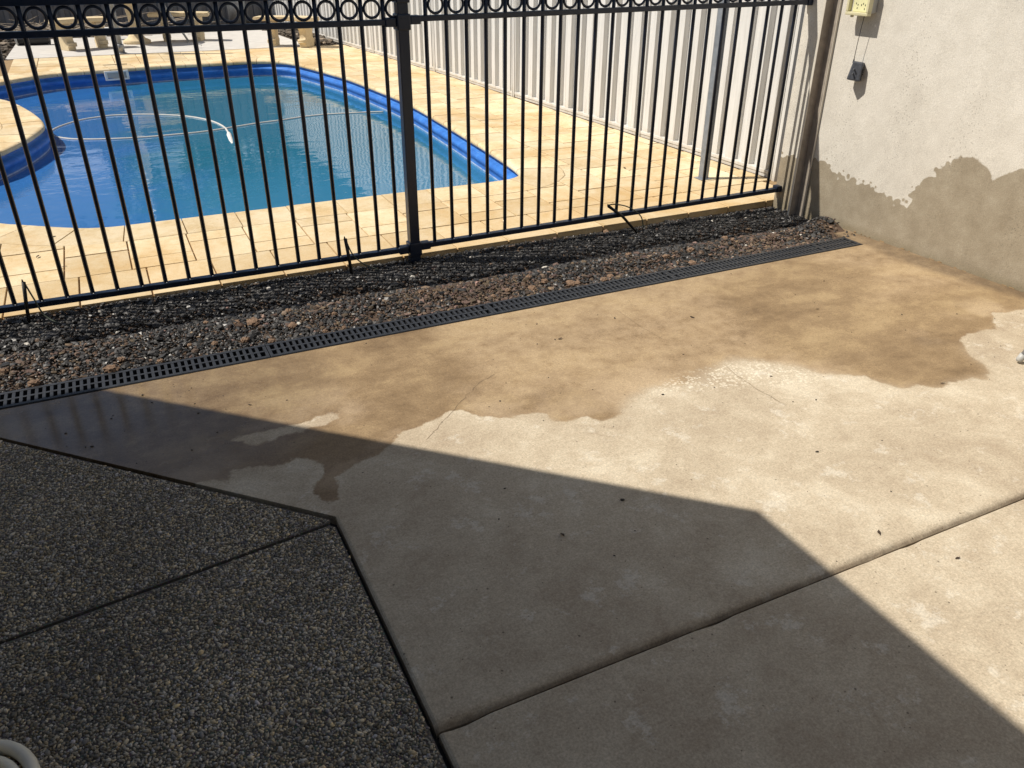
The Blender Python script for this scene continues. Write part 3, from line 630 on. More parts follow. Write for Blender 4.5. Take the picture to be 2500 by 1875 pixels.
# coping: bullnosed pieces following the edge
prof = [(0.32, -0.006), (0.318, -0.0015), (0.314, 0.0), (0.03, 0.0), (0.016, -0.002), (0.006, -0.008), (0.0, -0.018), (0.0, -0.030), (0.005, -0.040), (0.014, -0.045), (0.06, -0.046)]
def coping(i0, i1):
    v, f = [], []; m = len(prof); ks = list(range(i0, i1 + 1)); gap = 0.0034
    L = sum(np.linalg.norm(PP[(k + 1) % len(PP)] - PP[k % len(PP)]) for k in range(i0, i1)); dz = random.uniform(-.0012, .0012)
    for q, k in enumerate(ks):
        P, N_ = PP[k % len(PP)], NN[k % len(PP)]; T = np.array([-N_[1], N_[0]])
        sft = gap if q == 0 else (-gap if q == len(ks) - 1 else 0)
        for o_, z in prof: p = P + N_ * o_ + T * sft; v.append((p[0], p[1], PAVZ + 0.001 + z + dz))
    for q in range(len(ks) - 1):
        for j in range(m - 1): f.append((q * m + j, q * m + j + 1, (q + 1) * m + j + 1, (q + 1) * m + j))
    f.append(tuple(range(m - 1, -1, -1))); e = (len(ks) - 1) * m; f.append(tuple(range(e, e + m)))
    me = mesh('coping', v, f); bm = bmesh.new(); bm.from_mesh(me); bmesh.ops.recalc_face_normals(bm, faces=bm.faces); bm.to_mesh(me); bm.free()
    return link('coping_stone', me, 'paver', pave)
N5 = len(PP)
i = 0
while i < N5:
    j = min(i + 5, N5)
    if N5 - j < 3: j = N5
    mid = PP[(i + j) // 2 % N5]
    if mid[0] > -1.3: coping(i, j)
    i = j
# field pavers, laid in columns with staggered joints
OUT = off(0.3235)
cw, rh, gap = 0.302, 0.32, 0.008
cut_me = prism_mesh([tuple(p) for p in OUT], -0.3, 0.3, name='cut'); cutter = bpy.data.objects.new('cutter', cut_me); COL.objects.link(cutter)
pm = {}
def paver_mesh(w, h):
    k = (round(w, 3), round(h, 3))
    if k not in pm: pm[k] = box_mesh((gap / 2, gap / 2, -0.04), (w - gap / 2, h - gap / 2, 0), 0.0022, 'paver'); pm[k].materials.append(M['paver'])
    return pm[k]
todo = []
for c in range(-3, 15):
    x0 = -0.332 + cw * c
    y = 4.186 - (rh / 2 if c % 2 else 0)
    while y < 13.28:
        a, b = max(y, 4.186), min(y + rh, 13.29)
        if b - a > 0.03: todo.append((x0, a, cw, b - a))
        y += rh
for c in range(-3, 14): todo.append((-0.269 + cw * c, 3.80, cw, 0.386))
cuts = []
for x, y, w, h in todo:
    S = np.array([(x + w * u, y + h * v) for u in (0.02, .25, .5, .75, .98) for v in (0.02, .25, .5, .75, .98)]); d = sdist(OUT, S)
    if (d > 0).all(): continue
    xr = cbx(y + h / 2) - 0.035
    if y + h / 2 < 4.1: xr = 3.99
    if x > xr - 0.03: continue
    if x < -1.0 and not (6.9 < y < 10.3): continue
    if x + w > xr: w = xr - x
    o = bpy.data.objects.new('paver', paver_mesh(w, h)); COL.objects.link(o); o.parent = pave; o.location = (x, y, PAVZ + random.uniform(-.0015, .001))
    if (d > 0).any(): cuts.append(o)
for o in cuts:
    md = o.modifiers.new('b', 'BOOLEAN'); md.object = cutter; md.operation = 'DIFFERENCE'; md.solver = 'EXACT'
bpy.context.view_layer.update(); dg = bpy.context.evaluated_depsgraph_get()
for o in cuts:
    me = bpy.data.meshes.new_from_object(o.evaluated_get(dg)); o.modifiers.clear(); o.data = me
    if not me.materials: me.materials.append(M['paver'])
bpy.data.objects.remove(cutter)
# pool shell
sprof = [(0.035, -0.03), (0.035, -0.052), (0.0, -0.062), (-0.022, -0.074), (-0.026, -0.088), (-0.020, -0.112), (-0.006, -0.122), (-0.002, -0.15), (0.0, -0.21), (-0.02, -0.9), (-0.12, -1.22), (-0.35, -1.36)]
v, f = [], []; n = len(PP)
for d, z in sprof:
    Q = off(d)
    for p in Q: v.append((p[0], p[1], z))
for j in range(len(sprof) - 1):
    for i in range(n): f.append((j * n + i, j * n + (i + 1) % n, (j + 1) * n + (i + 1) % n, (j + 1) * n + i))
f.append(tuple((len(sprof) - 1) * n + i for i in range(n)))
shell = link('swimming_pool', mesh('pool_shell', v, f, True), 'liner'); tag(shell, 'blue freeform swimming pool with a pale rim behind the black fence', 'swimming pool')
for pl in shell.data.polygons: pl.use_smooth = len(pl.vertices) == 4
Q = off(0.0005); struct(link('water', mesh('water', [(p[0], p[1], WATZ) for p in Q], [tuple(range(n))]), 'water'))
# skimmer mouth on the far wall
sk = empty('skimmer', (0.25, 11.76, -0.06)); sk.parent = shell; sk['label'] = 'white rectangular skimmer opening in the far pool wall'
rot = math.atan2(0.06, 0.35) * 0.9; sk.rotation_euler = (0, 0, rot); sk.location = (0.25, 11.775, -0.055)
for a, b in (((-0.14, -0.015, 0.035), (0.14, 0.015, 0.055)), ((-0.14, -0.015, -0.055), (0.14, 0.015, -0.035)), ((-0.14, -0.015, -0.035), (-0.11, 0.015, 0.035)), ((0.11, -0.015, -0.035), (0.14, 0.015, 0.035))):
    link('frame', box_mesh(a, b, 0.003), 'white_plastic', sk)
link('flap', box_mesh((-0.11, 0.006, -0.035), (0.11, 0.012, 0.035)), 'grey_plastic', sk)
# cleaner hose floating on the water
k = .2833; HZ = WATZ + 0.004
hp = [(1040, 965), (920, 1090)]
loop1 = [(2020, 1290), (2000, 1225), (1970, 1150), (1920, 1090), (1800, 1040), (1600, 1005), (1300, 990), (1000, 997), (860, 1012), (700, 1037), (560, 1078), (470, 1115), (440, 1145), (470, 1178), (600, 1200), (750, 1205), (1000, 1200), (1250, 1186), (1500, 1165), (1800, 1133), (2206, 1068)]
pts = [G(x * k, y * k, WATZ) for x, y in loop1] + [G(500 + x * k, y * k, WATZ) for x, y in ((640, 1042), (850, 1010), (1040, 990), (1240, 979), (1420, 970), (1540, 966))]
def spline(pts, n=6):
    P = [np.array(p, float) for p in pts]; out = []
    for i in range(len(P) - 1):
        p0, p1, p2, p3 = P[max(i - 1, 0)], P[i], P[i + 1], P[min(i + 2, len(P) - 1)]
        for q in range(n):
            t = q / n; out.append(0.5 * ((2 * p1) + (p2 - p0) * t + (2 * p0 - 5 * p1 + 4 * p2 - p3) * t * t + (3 * p1 - p0 - 3 * p2 + p3) * t ** 3))
    out.append(P[-1]); return out
p3 = [(p[0], p[1], HZ - max(0, 2 - i) * 0.02) for i, p in enumerate(pts)]
hs = empty('pool_cleaner_hose', p3[5]); tag(hs, 'white floating cleaner hose looping across the pool water', 'pool hose')
o = link('hose', tube_mesh(spline(p3), 0.0085, 8), 'grey_concrete', hs); o.matrix_parent_inverse = Matrix.Translation(-Vector(p3[5]))
a, b = Vector(p3[0]), Vector(p3[2])
o = link('weight_sleeve', tube_mesh([a + (b - a) * t for t in (0.0, 0.08, 0.5, 0.92, 1.0)], [0.014, 0.022, 0.022, 0.022, 0.014], 10), 'white_plastic', hs); o.matrix_parent_inverse = Matrix.Translation(-Vector(p3[5]))

# ================================================================ BLACK POOL FENCE
FY = 3.77; PITCH = 0.1004
fence = empty('pool_fence', (1.29, FY, -0.02)); tag(fence, 'black metal pool fence with ring band and round pickets', 'pool fence')
FINV = Matrix.Translation(-Vector((1.29, FY, -0.02)))
def fl(name, me, mat='black', parent=fence):
    o = link(name, me, mat, parent)
    if parent is fence: o.matrix_parent_inverse = FINV
    return o
def railbox(x0, x1, z0, slope, h, d, nm):
    bm = bmesh.new(); bx(bm, (x0, FY - d / 2, 0), (x1, FY + d / 2, h), 0.0025)
    for v in bm.verts: v.co.z += z0 + slope * (v.co.x - 1.36)
    fl(nm, bm_mesh(bm, nm))
ringme = tube_mesh([(0.0355 * math.cos(2 * PI * q / 28), 0, 0.0355 * math.sin(2 * PI * q / 28)) for q in range(28)], 0.0062, 8, 'ring', True); ringme.materials.append(M['black'])
tackme = box_mesh((-0.003, -0.004, -0.004), (0.003, 0.004, 0.004)); tackme.materials.append(M['black'])
pickme = tube_mesh([(0, 0, 0), (0, 0, 1.06), (0, 0, 1.16)], 0.0094, 12, 'picket'); pickme.materials.append(M['black'])
weldme = lathe_mesh([(.0015, -.001), (.0042, .0005), (.003, .0028), (.001, .0034)], 8, 'weld'); weldme.materials.append(M['steel_grey'])
def panel(x0, x1, zb, zt, sl, xs):
    railbox(x0, x1, zb, sl, 0.024, 0.036, 'bottom_rail'); railbox(x0, x1, zt, sl, 0.024, 0.036, 'middle_rail'); railbox(x0, x1, zt + 0.110, sl, 0.026, 0.036, 'top_rail')
    for i, x in enumerate(xs):
        dz = sl * (x - 1.36); h0 = zb + 0.012 + dz
        o = fl('picket', pickme, None); o.location = (x, FY, h0); o.scale = (1, 1, (zt + 0.115 + dz - h0) / 1.16)
        if x > -0.7 and x < 2.2: o = fl('weld_bead', weldme, None); o.location = (x + 0.004, FY - 0.0105, zb + 0.0245 + dz)
        if i < len(xs) - 1 or True:
            o = fl('ring', ringme, None); o.location = (x + PITCH / 2, FY, zt + 0.067 + dz); o.rotation_euler = (0, random.uniform(0, 6), 0)
p1 = [1.2045 - PITCH * 1.003 * i for i in range(0, 23)]
p2 = [1.404 + PITCH * i for i in range(23)]
panel(-1.12, 1.262, 0.056, 1.117, 0.0, [x for x in p1 if x > -1.1]); panel(1.318, 3.712, 0.063, 1.128, 0.0085, p2)
post = fl('post', box_mesh((1.265, FY - 0.025, -0.06), (1.315, FY + 0.025, 1.262), 0.003))
c = link('cap', prism_mesh([(1.258, FY - 0.032), (1.322, FY - 0.032), (1.322, FY + 0.032), (1.258, FY + 0.032)], 1.262, 1.282, bev=0.004), 'black', post)
for z in (0.068, 1.129, 1.241):
    b = link('bracket', box_mesh((1.2575, FY - 0.0325, z - 0.034), (1.3225, FY + 0.0325, z + 0.034), 0.006), 'black', post)
    for s in (-1, 1):
        q = sorted((1.29 + s * 0.0328, 1.29 + s * 0.084)); dz = 0.0085 * (0.05 if s > 0 else 0) + (0.007 if s > 0 else 0)
        link('sleeve', box_mesh((q[0], FY - 0.024, z - 0.019 + dz), (q[1], FY + 0.024, z + 0.018 + dz), 0.005), 'black', post)
for z in (0.088 + 0.012, 1.148 + 0.012):
    fl('wall_bracket', box_mesh((3.68, FY - 0.024, z - 0.017), (wallx(FY) - 0.001, FY + 0.024, z + 0.021), 0.004))

# ================================================================ SIDE AND BACK SHEET FENCES
def ribs(L, pitch=0.172, depth=0.04):
    pr = [(0, 0), (0.066, 0), (0.076, depth), (0.150, depth)]; out = []; x = 0.0
    while x < L:
        for a, d in pr:
            if x + a < L: out.append((x + a, d))
        x += pitch
    out.append((L, out[-1][1])); return out
def sheet_fence(pts, root, mat, top=1.8, z0=0.03, postw=0.055, flip=1):
    for i in range(len(pts) - 1):
        A, B = Vector((*pts[i], 0)), Vector((*pts[i + 1], 0)); d = (B - A); L = d.length; d.normalize(); nrm = Vector((-d.y, d.x, 0)) * flip
        R_ = ribs(L); v, f = [], []
        for a, dd in R_:
            p = A + d * a + nrm * (dd - 0.016); v += [(p.x, p.y, z0 + 0.02), (p.x, p.y, top)]
        for q in range(len(R_) - 1): f.append((2 * q, 2 * q + 2, 2 * q + 3, 2 * q + 1))
        link('sheet', mesh('sheet', v, f), mat, root)
        for zz, nm in ((z0, 'bottom_rail'), (top - 0.02, 'top_rail')):
            bm = bmesh.new()
            bx(bm, (0.03, -0.024, zz), (L - 0.03, 0.024, zz + 0.026), 0.002); bx(bm, (0.03, -0.029, zz + 0.026), (L - 0.03, 0.029, zz + 0.05), 0.003)
            me = bm_mesh(bm, nm); o = link(nm, me, mat, root); o.location = A; o.rotation_euler = (0, 0, math.atan2(d.y, d.x))
        for E_, last in ((A, False), (B, True)):
            if last and i < len(pts) - 2: continue
            bm = bmesh.new(); bx(bm, (-postw / 2, -0.034, z0 - 0.04), (-0.006, 0.034, top + 0.03), 0.003); bx(bm, (0.006, -0.034, z0 - 0.04), (postw / 2, 0.034, top + 0.03), 0.003); bx(bm, (-0.006, -0.028, z0 - 0.04), (0.006, 0.028, top + 0.03))
            o = link('post', bm_mesh(bm, 'post'), mat, root); o.location = E_; o.rotation_euler = (0, 0, math.atan2(d.y, d.x))
sf = empty('sheet_fence', (0, 0, 0)); tag(sf, 'cream ribbed steel sheet fence along the right side of the pool', 'fence')
sheet_fence([(x, y) for y, x in CBL], sf, 'cream', 1.8, PAVZ - 0.002)
bf = empty('sheet_fence', (0, 0, 0)); tag(bf, 'dark grey ribbed steel sheet fence at the far end behind the garden bed', 'fence')
sheet_fence([(-9.2 + 2.5 * i, 17.6) for i in range(5)] + [(3.25, 17.6)], bf, 'fence_dark', 1.8, 0.0)

# galvanised post standing by the fence corner
gp_ = empty('steel_post', (3.63, 4.41, PAVZ)); tag(gp_, 'square galvanised steel post standing on the paving before the cream fence', 'post')
link('tube', box_mesh((-0.025, -0.025, 0), (0.025, 0.025, 1.78), 0.004), 'galvanised', gp_); link('cap', box_mesh((-0.027, -0.027, 1.78), (0.027, 0.027, 1.795), 0.004), 'rubber_black', gp_)
link('base_plate', box_mesh((-0.045, -0.045, 0.001), (0.045, 0.045, 0.006), 0.001), 'galvanised', gp_)
# brown channel post fixed to the wall
y0 = 3.60; xw = wallx(y0) - 0.001
cp = empty('channel_post', (xw, y0, -0.06)); tag(cp, 'brown steel channel post fixed upright to the rendered wall', 'post')
link('web', box_mesh((-0.062, -0.002, 0), (-0.0035, 0.002, 2.2)), 'brown_steel', cp)
link('lip', box_mesh((-0.0655, -0.0075, 0), (-0.0622, 0.0075, 2.2)), 'lit_edge', cp)
link('flange', box_mesh((-0.0033, -0.056, 0), (0, 0.002, 2.2)), 'brown_steel', cp)
link('flange_edge', box_mesh((-0.012, -0.0585, 0), (0, -0.0562, 2.2)), 'lit_edge', cp)

# ================================================================ POWER OUTLET AND ADAPTER ON THE WALL
def wallobj(name, y, z): o = empty(name, (wallx(y), y, z)); o.rotation_euler = (0, 0, math.atan2(W2[0] - W1[0], W1[1] - W2[1]) * 1.0); return o
ob = wallobj('power_outlet', 3.372, 1.118); tag(ob, 'yellowed weatherproof power outlet box high on the rendered wall', 'power outlet')
link('back_box', box_mesh((-0.040, -0.066, 0.012), (-0.0006, 0.058, 0.150), 0.006), 'grey_plastic', ob)
link('plate', box_mesh((-0.050, -0.054, 0.016), (-0.0405, 0.050, 0.140), 0.004), 'yellow_plate', ob)
for a, b in (((-0.074, -0.073, 0.0), (-0.043, 0.073, 0.016)), ((-0.074, -0.073, 0.142), (-0.043, 0.073, 0.158)), ((-0.0735, -0.073, 0.0162), (-0.043, -0.058, 0.1418)), ((-0.0735, 0.057, 0.0162), (-0.043, 0.073, 0.1418))):
    link('cover_frame', box_mesh(a, b, 0.004), 'yellowed_plastic', ob)
link('latch', box_mesh((-0.066, -0.002 + 0.03, -0.010), (-0.054, 0.012 + 0.03, 0.0), 0.002), 'yellowed_plastic', ob)
for y_, z_ in ((-0.03, 0.05), (-0.016, 0.056), (-0.005, 0.05), (0.018, 0.05), (0.03, 0.056), (-0.028, 0.032), (0.02, 0.034), (-0.01, 0.088), (0.012, 0.088)):
    link('slot', box_mesh((-0.0512, y_ - 0.0018, z_ - 0.004), (-0.0498, y_ + 0.0018, z_ + 0.004)), 'rubber_black', ob)
ad = wallobj('plug_adapter', 3.352, 0.835); ad.scale = (1.3, 1.3, 1.3); tag(ad, 'black plug-in power adapter dangling from the outlet on a thin cord', 'adapter')
bm = bmesh.new(); bx(bm, (-0.052, -0.026, -0.032), (-0.010, 0.026, 0.042), 0.006)
for v in bm.verts:
    if v.co.z > 0.03: v.co.y *= 0.82
o = link('body', bm_mesh(bm, 'body'), 'adapter_black', ad); o.rotation_euler = (0.10, 0.12, 0.55); 
for q in range(4): s_ = link('vent', box_mesh((-0.047, -0.0272, 0.022 - q * 0.009), (-0.015, -0.0258, 0.025 - q * 0.009)), 'rubber_black', o)
for z_ in (-0.005, 0.012): link('pin', box_mesh((-0.064, 0.006, z_ - 0.003), (-0.052, 0.009, z_ + 0.003)), 'steel_grey', o)
ct = Vector((-0.036, 0.0, 0.045)); link('strain_relief', tube_mesh([(-0.034, 0, 0.040), (-0.034, 0.0, 0.056)], [0.0045, 0.002], 8), 'rubber_black', ad)
link('cord', tube_mesh([(-0.034, 0.0, 0.055), (-0.036, -0.003, 0.11), (-0.038, -0.009, 0.18), (-0.038, -0.013, 0.222)], 0.0013, 6), 'rubber_black', ad)

# ================================================================ IRRIGATION STAKES
def stake(p0, p1, tube, label, lean=None):
    r = empty('dripper_stake', p0); tag(r, label, 'irrigation stake'); d = Vector(p1) - Vector(p0)
    link('spike', tube_mesh([(0, 0, -0.03), d * 0.5, d], [0.007, 0.008, 0.0085], 8), 'rubber_black', r)
    link('tip', tube_mesh([d + Vector((-0.003, 0, 0)), d + Vector((-0.003, 0, 0.012))], [0.0045, 0.0025], 6), 'rubber_black', r)
    link('tube', tube_mesh(spline([tuple(Vector(q) - Vector(p0)) for q in tube], 8), 0.0036, 6), 'green_tube', r)
stake((-0.475, 3.72, -0.01), (-0.447, 3.735, 0.185), [(-0.444, 3.733, 0.178), (-0.425, 3.715, 0.11), (-0.40, 3.68, 0.045), (-0.34, 3.63, 0.012), (-0.27, 3.60, 0.006)], 'upright black irrigation stake with drooping tube at the far left of the gravel')
stake((0.945, 3.725, -0.01), (0.928, 3.728, 0.18), [(0.931, 3.726, 0.172), (0.955, 3.72, 0.10), (1.0, 3.70, 0.05), (1.07, 3.69, 0.012)], 'upright black irrigation stake just left of the main fence post')
stake((2.61, 3.70, 0.02), (2.43, 3.735, 0.155), [(2.425, 3.735, 0.158), (2.46, 3.72, 0.165), (2.54, 3.70, 0.145), (2.615, 3.68, 0.09), (2.635, 3.67, 0.02)], 'black irrigation stake leaning sideways against the right fence panel')

# ================================================================ FAR YARD
struct(link('far_slab', prism_mesh([(-1.03, 13.293), (3.05, 13.293), (2.9, 16.15), (-0.97, 15.75)], -0.05, PAVZ + 0.004), 'grey_concrete'))
struct(link('garden_bed', prism_mesh([(-9, 15.75), (-0.98, 15.76), (2.9, 16.17), (3.08, 13.31), (3.6, 13.31), (3.3, 17.55), (-9, 17.55)], -0.06, -0.005), 'mulch'))
struct(link('garden_bed', prism_mesh([(-9, 11.0), (-1.06, 13.31), (-1.0, 15.74), (-9, 15.74)], -0.06, -0.006), 'mulch'))
n = 2600; P = np.column_stack([rng.uniform(-3.0, 3.3, n), rng.uniform(15.9, 17.4, n)]); P = P[~((P[:, 1] < 16.3) & (P[:, 0] > -1) & (P[:, 0] < 2.9))]
P2 = np.column_stack([rng.uniform(3.05, 3.5, 500), rng.uniform(13.4, 16.2, 500)]); P3 = np.column_stack([rng.uniform(-2.6, -1.05, 700), rng.uniform(13.3, 15.7, 700)]); P = np.vstack([P, P2, P3]); n = len(P)
r = rng.lognormal(math.log(.035), .4, n); tone = rng.lognormal(math.log(.10), .5, n)
stuff(tag(bulk('mulch_litter', np.column_stack([P, 0.01 + rng.uniform(0, .05, n)]), np.stack([r * 1.6, r * .6, r * .4], 1), np.stack([rng.uniform(0, 6.28, n), rng.normal(0, .4, n)], 1), np.stack([tone, tone * .8, tone * .6], 1).clip(.02, .5), 'gravel', None, False, np.full(n, .9), .2),
          'brown bark litter covering the garden bed by the far fence', 'mulch'))
# dry branches heaped in the garden bed
bv, bfc = [], []
for q in range(130):
    x, y = rng.normal(-0.1, .75), rng.uniform(15.95, 17.0); L = rng.uniform(.4, 1.5); an = rng.uniform(0, 6.28); up = rng.uniform(0.0, .22); z0 = rng.uniform(.0, .10)
    p = [(x, y, z0), (x + L * .5 * math.cos(an), y + L * .25 * math.sin(an), z0 + up * L * .6), (x + L * math.cos(an + .3), y + L * .5 * math.sin(an + .3), z0 + up * L)]
    m_ = tube_mesh(p, [0.012, .008, .003], 4); o0 = len(bv); bv += [v.co[:] for v in m_.vertices]; bfc += [tuple(i + o0 for i in pl.vertices) for pl in m_.polygons]; bpy.data.meshes.remove(m_)
stuff(tag(link('dry_branches', mesh('dry_branches', bv, bfc), 'twig'), 'heap of pale dry branches in the garden bed by the dark fence', 'branches'))
# cast stone benches and table
def scroll(w, h):
    L = [(-w * .5, 0), (-w * .5, h * .14), (-w * .58, h * .18), (-w * .60, h * .26), (-w * .50, h * .31), (-w * .42, h * .36), (-w * .40, h * .5), (-w * .46, h * .66), (-w * .60, h * .78), (-w * .62, h * .9), (-w * .52, h)]
    return L + [(-x, z) for x, z in L[::-1]]
def bench(c, az, length, label, depth=.34, h=.36):
    r = empty('stone_bench', (c[0], c[1], PAVZ + 0.002), az); tag(r, label, 'bench')
    n = 14; out, inn = [], []
    for i in range(n + 1):
        t = i / n; x = (t - .5) * length; b = 0.10 * (1 - (2 * t - 1) ** 2); ed = depth / 2 * (1 - 0.25 * abs(2 * t - 1) ** 6)
        out.append((x, b - ed)); inn.append((x, b + ed))
    link('seat', prism_mesh(out + inn[::-1], h, h + .055, bev=.012), 'cast_stone', r)
    for s in (-1, 1):
        lg = link('leg', prism_mesh(scroll(depth * .78, h - .001), -0.055, 0.055, axis='x', bev=.006), 'cast_stone', r); lg.location = (s * length * .27, 0.06, 0); lg.rotation_euler = (0, 0, s * -0.15)
        for zz in (.27, .20):
            k_ = link('moulding', tube_mesh([(-0.062, -depth * .44, h * zz), (0.062, -depth * .44, h * zz)], .016, 8), 'cast_stone', lg)
bench((2.75, 13.32), math.radians(-32), .95, 'pale stone bench on the paving corner beside the cream fence')
bench((-0.02, 14.12), math.radians(20), .9, 'pale stone bench left of the galvanised pole on the far slab')
bench((1.38, 14.72), math.radians(-12), .9, 'pale stone bench right of the pedestal table on the far slab')
tb = empty('stone_table', (0.70, 14.66, PAVZ + 0.003)); tag(tb, 'round pale stone table on a turned pedestal on the far slab', 'table')
link('foot', lathe_mesh([(.20, 0), (.20, .045), (.17, .06), (.13, .075), (.11, .11), (.08, .15)], 24), 'cast_stone', tb); link('stem', lathe_mesh([(.08, .15), (.062, .22), (.07, .38), (.09, .5), (.07, .6), (.10, .66), (.15, .70)], 24), 'cast_stone', tb)
link('top', lathe_mesh([(.42, .70), (.45, .715), (.45, .745), (.43, .758)], 40), 'cast_stone', tb)
# pole
pl_ = empty('galvanised_pole', (0.405, 13.36, PAVZ + 0.002)); tag(pl_, 'galvanised pole in a flanged base standing at the edge of the far slab', 'pole')
link('tube', lathe_mesh([(.035, 0.004), (.035, 1.7), (.030, 1.72), (.030, 2.0)], 18), 'galvanised', pl_); link('sleeve', lathe_mesh([(.05, 0.004), (.05, .12), (.046, .125)], 18), 'steel_grey', pl_); link('flange', lathe_mesh([(.075, 0), (.075, .012), (.06, .018)], 20), 'steel_grey', pl_)
link('folded_shade', lathe_mesh([(.031, .75), (.07, .85), (.085, 1.0), (.06, 1.35), (.031, 1.5)], 14), 'hose_cream', pl_)
# leaning pole against the bench
lp = empty('leaning_rod', (1.40, 14.45, PAVZ + 0.004)); tag(lp, 'pale thin rod leaning diagonally against the right stone bench', 'rod')
a = YP(395, 6, 14.62); link('rod', tube_mesh([(0.04, 0.06, 0.008), (a[0] - 1.40, a[1] - 14.45, a[2] - PAVZ)], .017, 8), 'grey_plastic', lp)
# black planter lying on its side, bin, white stool, small white fitting
pt = empty('plant_pot', (-0.72, 15.0, PAVZ + 0.09)); tag(pt, 'black plastic plant pot lying on its side at the slab edge', 'plant pot')
o = link('pot', lathe_mesh([(.085, -.22), (.09, .0), (.078, .2), (.082, .22)], 20), 'rubber_black', pt); o.rotation_euler = (PI / 2, 0, math.radians(80))
o = link('rim', lathe_mesh([(.088, -.235), (.092, -.228), (.092, -.21), (.088, -.205)], 20), 'grey_plastic', pt); o.rotation_euler = (PI / 2, 0, math.radians(80))
bn = empty('garden_bin', (2.62, 17.0, -0.005)); tag(bn, 'dark grey round bin before the far fence', 'bin')
link('drum', lathe_mesh([(.15, 0), (.165, .35), (.17, .7), (.16, .72)], 22), 'steel_grey', bn); link('band', lathe_mesh([(.172, .5), (.178, .505), (.178, .53), (.172, .535)], 22), 'fence_dark', bn)
sl_ = empty('plastic_stool', (0.38, 15.35, PAVZ + 0.005)); tag(sl_, 'small white plastic stool behind the left stone bench', 'stool')
link('seat', box_mesh((-.10, -.08, .16), (.10, .08, .18), .005), 'white_plastic', sl_)
for sx in (-.09, .09):
    for sy in (-.07, .07): link('leg', box_mesh((sx - .012, sy - .01, 0), (sx + .012, sy + .01, .16)), 'white_plastic', sl_)
wf = empty('floor_tap', (1.45, 13.66, PAVZ + 0.004)); tag(wf, 'small white water tap low on the slab near the paving edge', 'tap')
link('body', lathe_mesh([(.02, 0), (.016, .02), (.016, .06), (.024, .065), (.024, .085)], 12), 'white_plastic', wf); link('spout', tube_mesh([(0, 0, .055), (.06, -.02, .05), (.075, -.025, .03)], .009, 8), 'white_plastic', wf)
# skimmer lid slot in the far paving
x, y = G(280, 157, PAVZ); ld = link('skimmer_lid', box_mesh((-.14, -.05, 0), (.14, .05, .004), .001), 'paver', pave); ld.location = (x, y, PAVZ + 0.003)
# trees beyond the back fence, seen only mirrored in the water
def tree(x, y, h, rx, seed, label):
    r = random.Random(seed); root = empty('tree', (x, y, -0.07)); tag(root, label, 'tree')
    tr = tube_mesh([(0, 0, 0), (.1, 0, h * .3), (-.05, .1, h * .6), (0, 0, h * .9)], [.16, .13, .09, .03], 8); link('trunk', tr, 'bark', root)
    v, f, tn = [], [], []
    cl = [(r.gauss(0, rx * .45), r.gauss(0, rx * .45), h * r.uniform(.35, 1.0), r.uniform(.35, .75) * rx * .55) for _ in range(38)]
    for cx_, cy_, cz_, cr_ in cl:
        for _ in range(95):
            d = Vector((r.gauss(0, 1), r.gauss(0, 1), r.gauss(0, .8))); d = d.normalized() * cr_ * r.uniform(.5, 1.0); c_ = Vector((cx_, cy_, cz_)) + d
            u = Vector((r.gauss(0, 1), r.gauss(0, 1), r.gauss(0, 1))).normalized(); w = u.cross(Vector((r.gauss(0, 1), r.gauss(0, 1), r.gauss(0, 1)))).normalized(); s = r.uniform(.05, .11); i0 = len(v)
            v += [c_ - u * s * 1.6, c_ + w * s * .7, c_ + u * s * 1.6, c_ - w * s * .7]; f.append((i0, i0 + 1, i0 + 2, i0 + 3)); tn += [r.random()] * 4
    me = mesh('crown', v, f); fattr(me, 'tone', tn); link('crown', me, 'leaf', root)
tree(1.6, 20.5, 6.2, 2.3, 1, 'tall bushy tree beyond the dark fence, mirrored in mid pool')
tree(4.6, 22.0, 5.2, 2.2, 2, 'spreading tree beyond the dark fence corner, mirrored at the right')

# ================================================================ NEAR THINGS
HC = Vector((-0.525, 1.30, 0.0))
hs2 = empty('garden_hose', HC); tag(hs2, 'cream garden hose coil lying on the exposed aggregate at the lower left', 'hose')
ring_ = []
for q in range(90):
    t = q / 89 * 2.4 * 2 * PI; rr = 0.136 - 0.034 * max(0, t / (2 * PI) - 1.0); ring_.append((rr * math.cos(t + .9), rr * math.sin(t + .9), 0.0135 + 0.002 * math.sin(t * 2.3) + 0.004 * (t / 14)))
link('coil', tube_mesh(ring_, 0.0132, 14), 'hose_cream', hs2)
link('tail', tube_mesh(spline([(-0.16, 0.02, 0.030), (-0.06, 0.10, 0.036), (0.035, 0.115, 0.039), (0.066, 0.06, 0.0395), (0.060, -0.06, 0.038), (0.04, -0.25, 0.016)], 8), 0.0132, 14), 'hose_cream', hs2)
# chair whose front leg foot shows at the right frame edge
chx, chy = G(2480, 888); ch_ = empty('outdoor_chair', (chx, chy, 0)); tag(ch_, 'grey tube-leg outdoor chair, only one foot showing at the right frame edge', 'chair')
def leg(p0, p1):
    lg = link('leg', tube_mesh([p0, p1], 0.0115, 12), 'chair_grey', ch_); d = (Vector(p1) - Vector(p0)).normalized()
    link('foot_cap', tube_mesh([Vector(p0) - d * 0.004, Vector(p0) + d * 0.004, Vector(p0) + d * .03], [0.009, 0.0138, 0.0135], 12), 'grey_plastic', lg)
leg((0.012, 0.0, 0.012), (0.13, -0.10, 0.42)); leg((0.012, -0.50, 0.012), (0.13, -0.46, 0.42)); leg((0.50, 0.0, 0.012), (0.44, -0.10, 0.42)); leg((0.50, -0.50, 0.012), (0.44, -0.46, 0.42))
link('seat', box_mesh((0.10, -0.50, 0.42), (0.50, -0.06, 0.445), .008), 'chair_grey', ch_)
o = link('backrest', box_mesh((0.50, -0.50, 0.46), (0.525, -0.06, 0.88), .008), 'chair_grey', ch_)

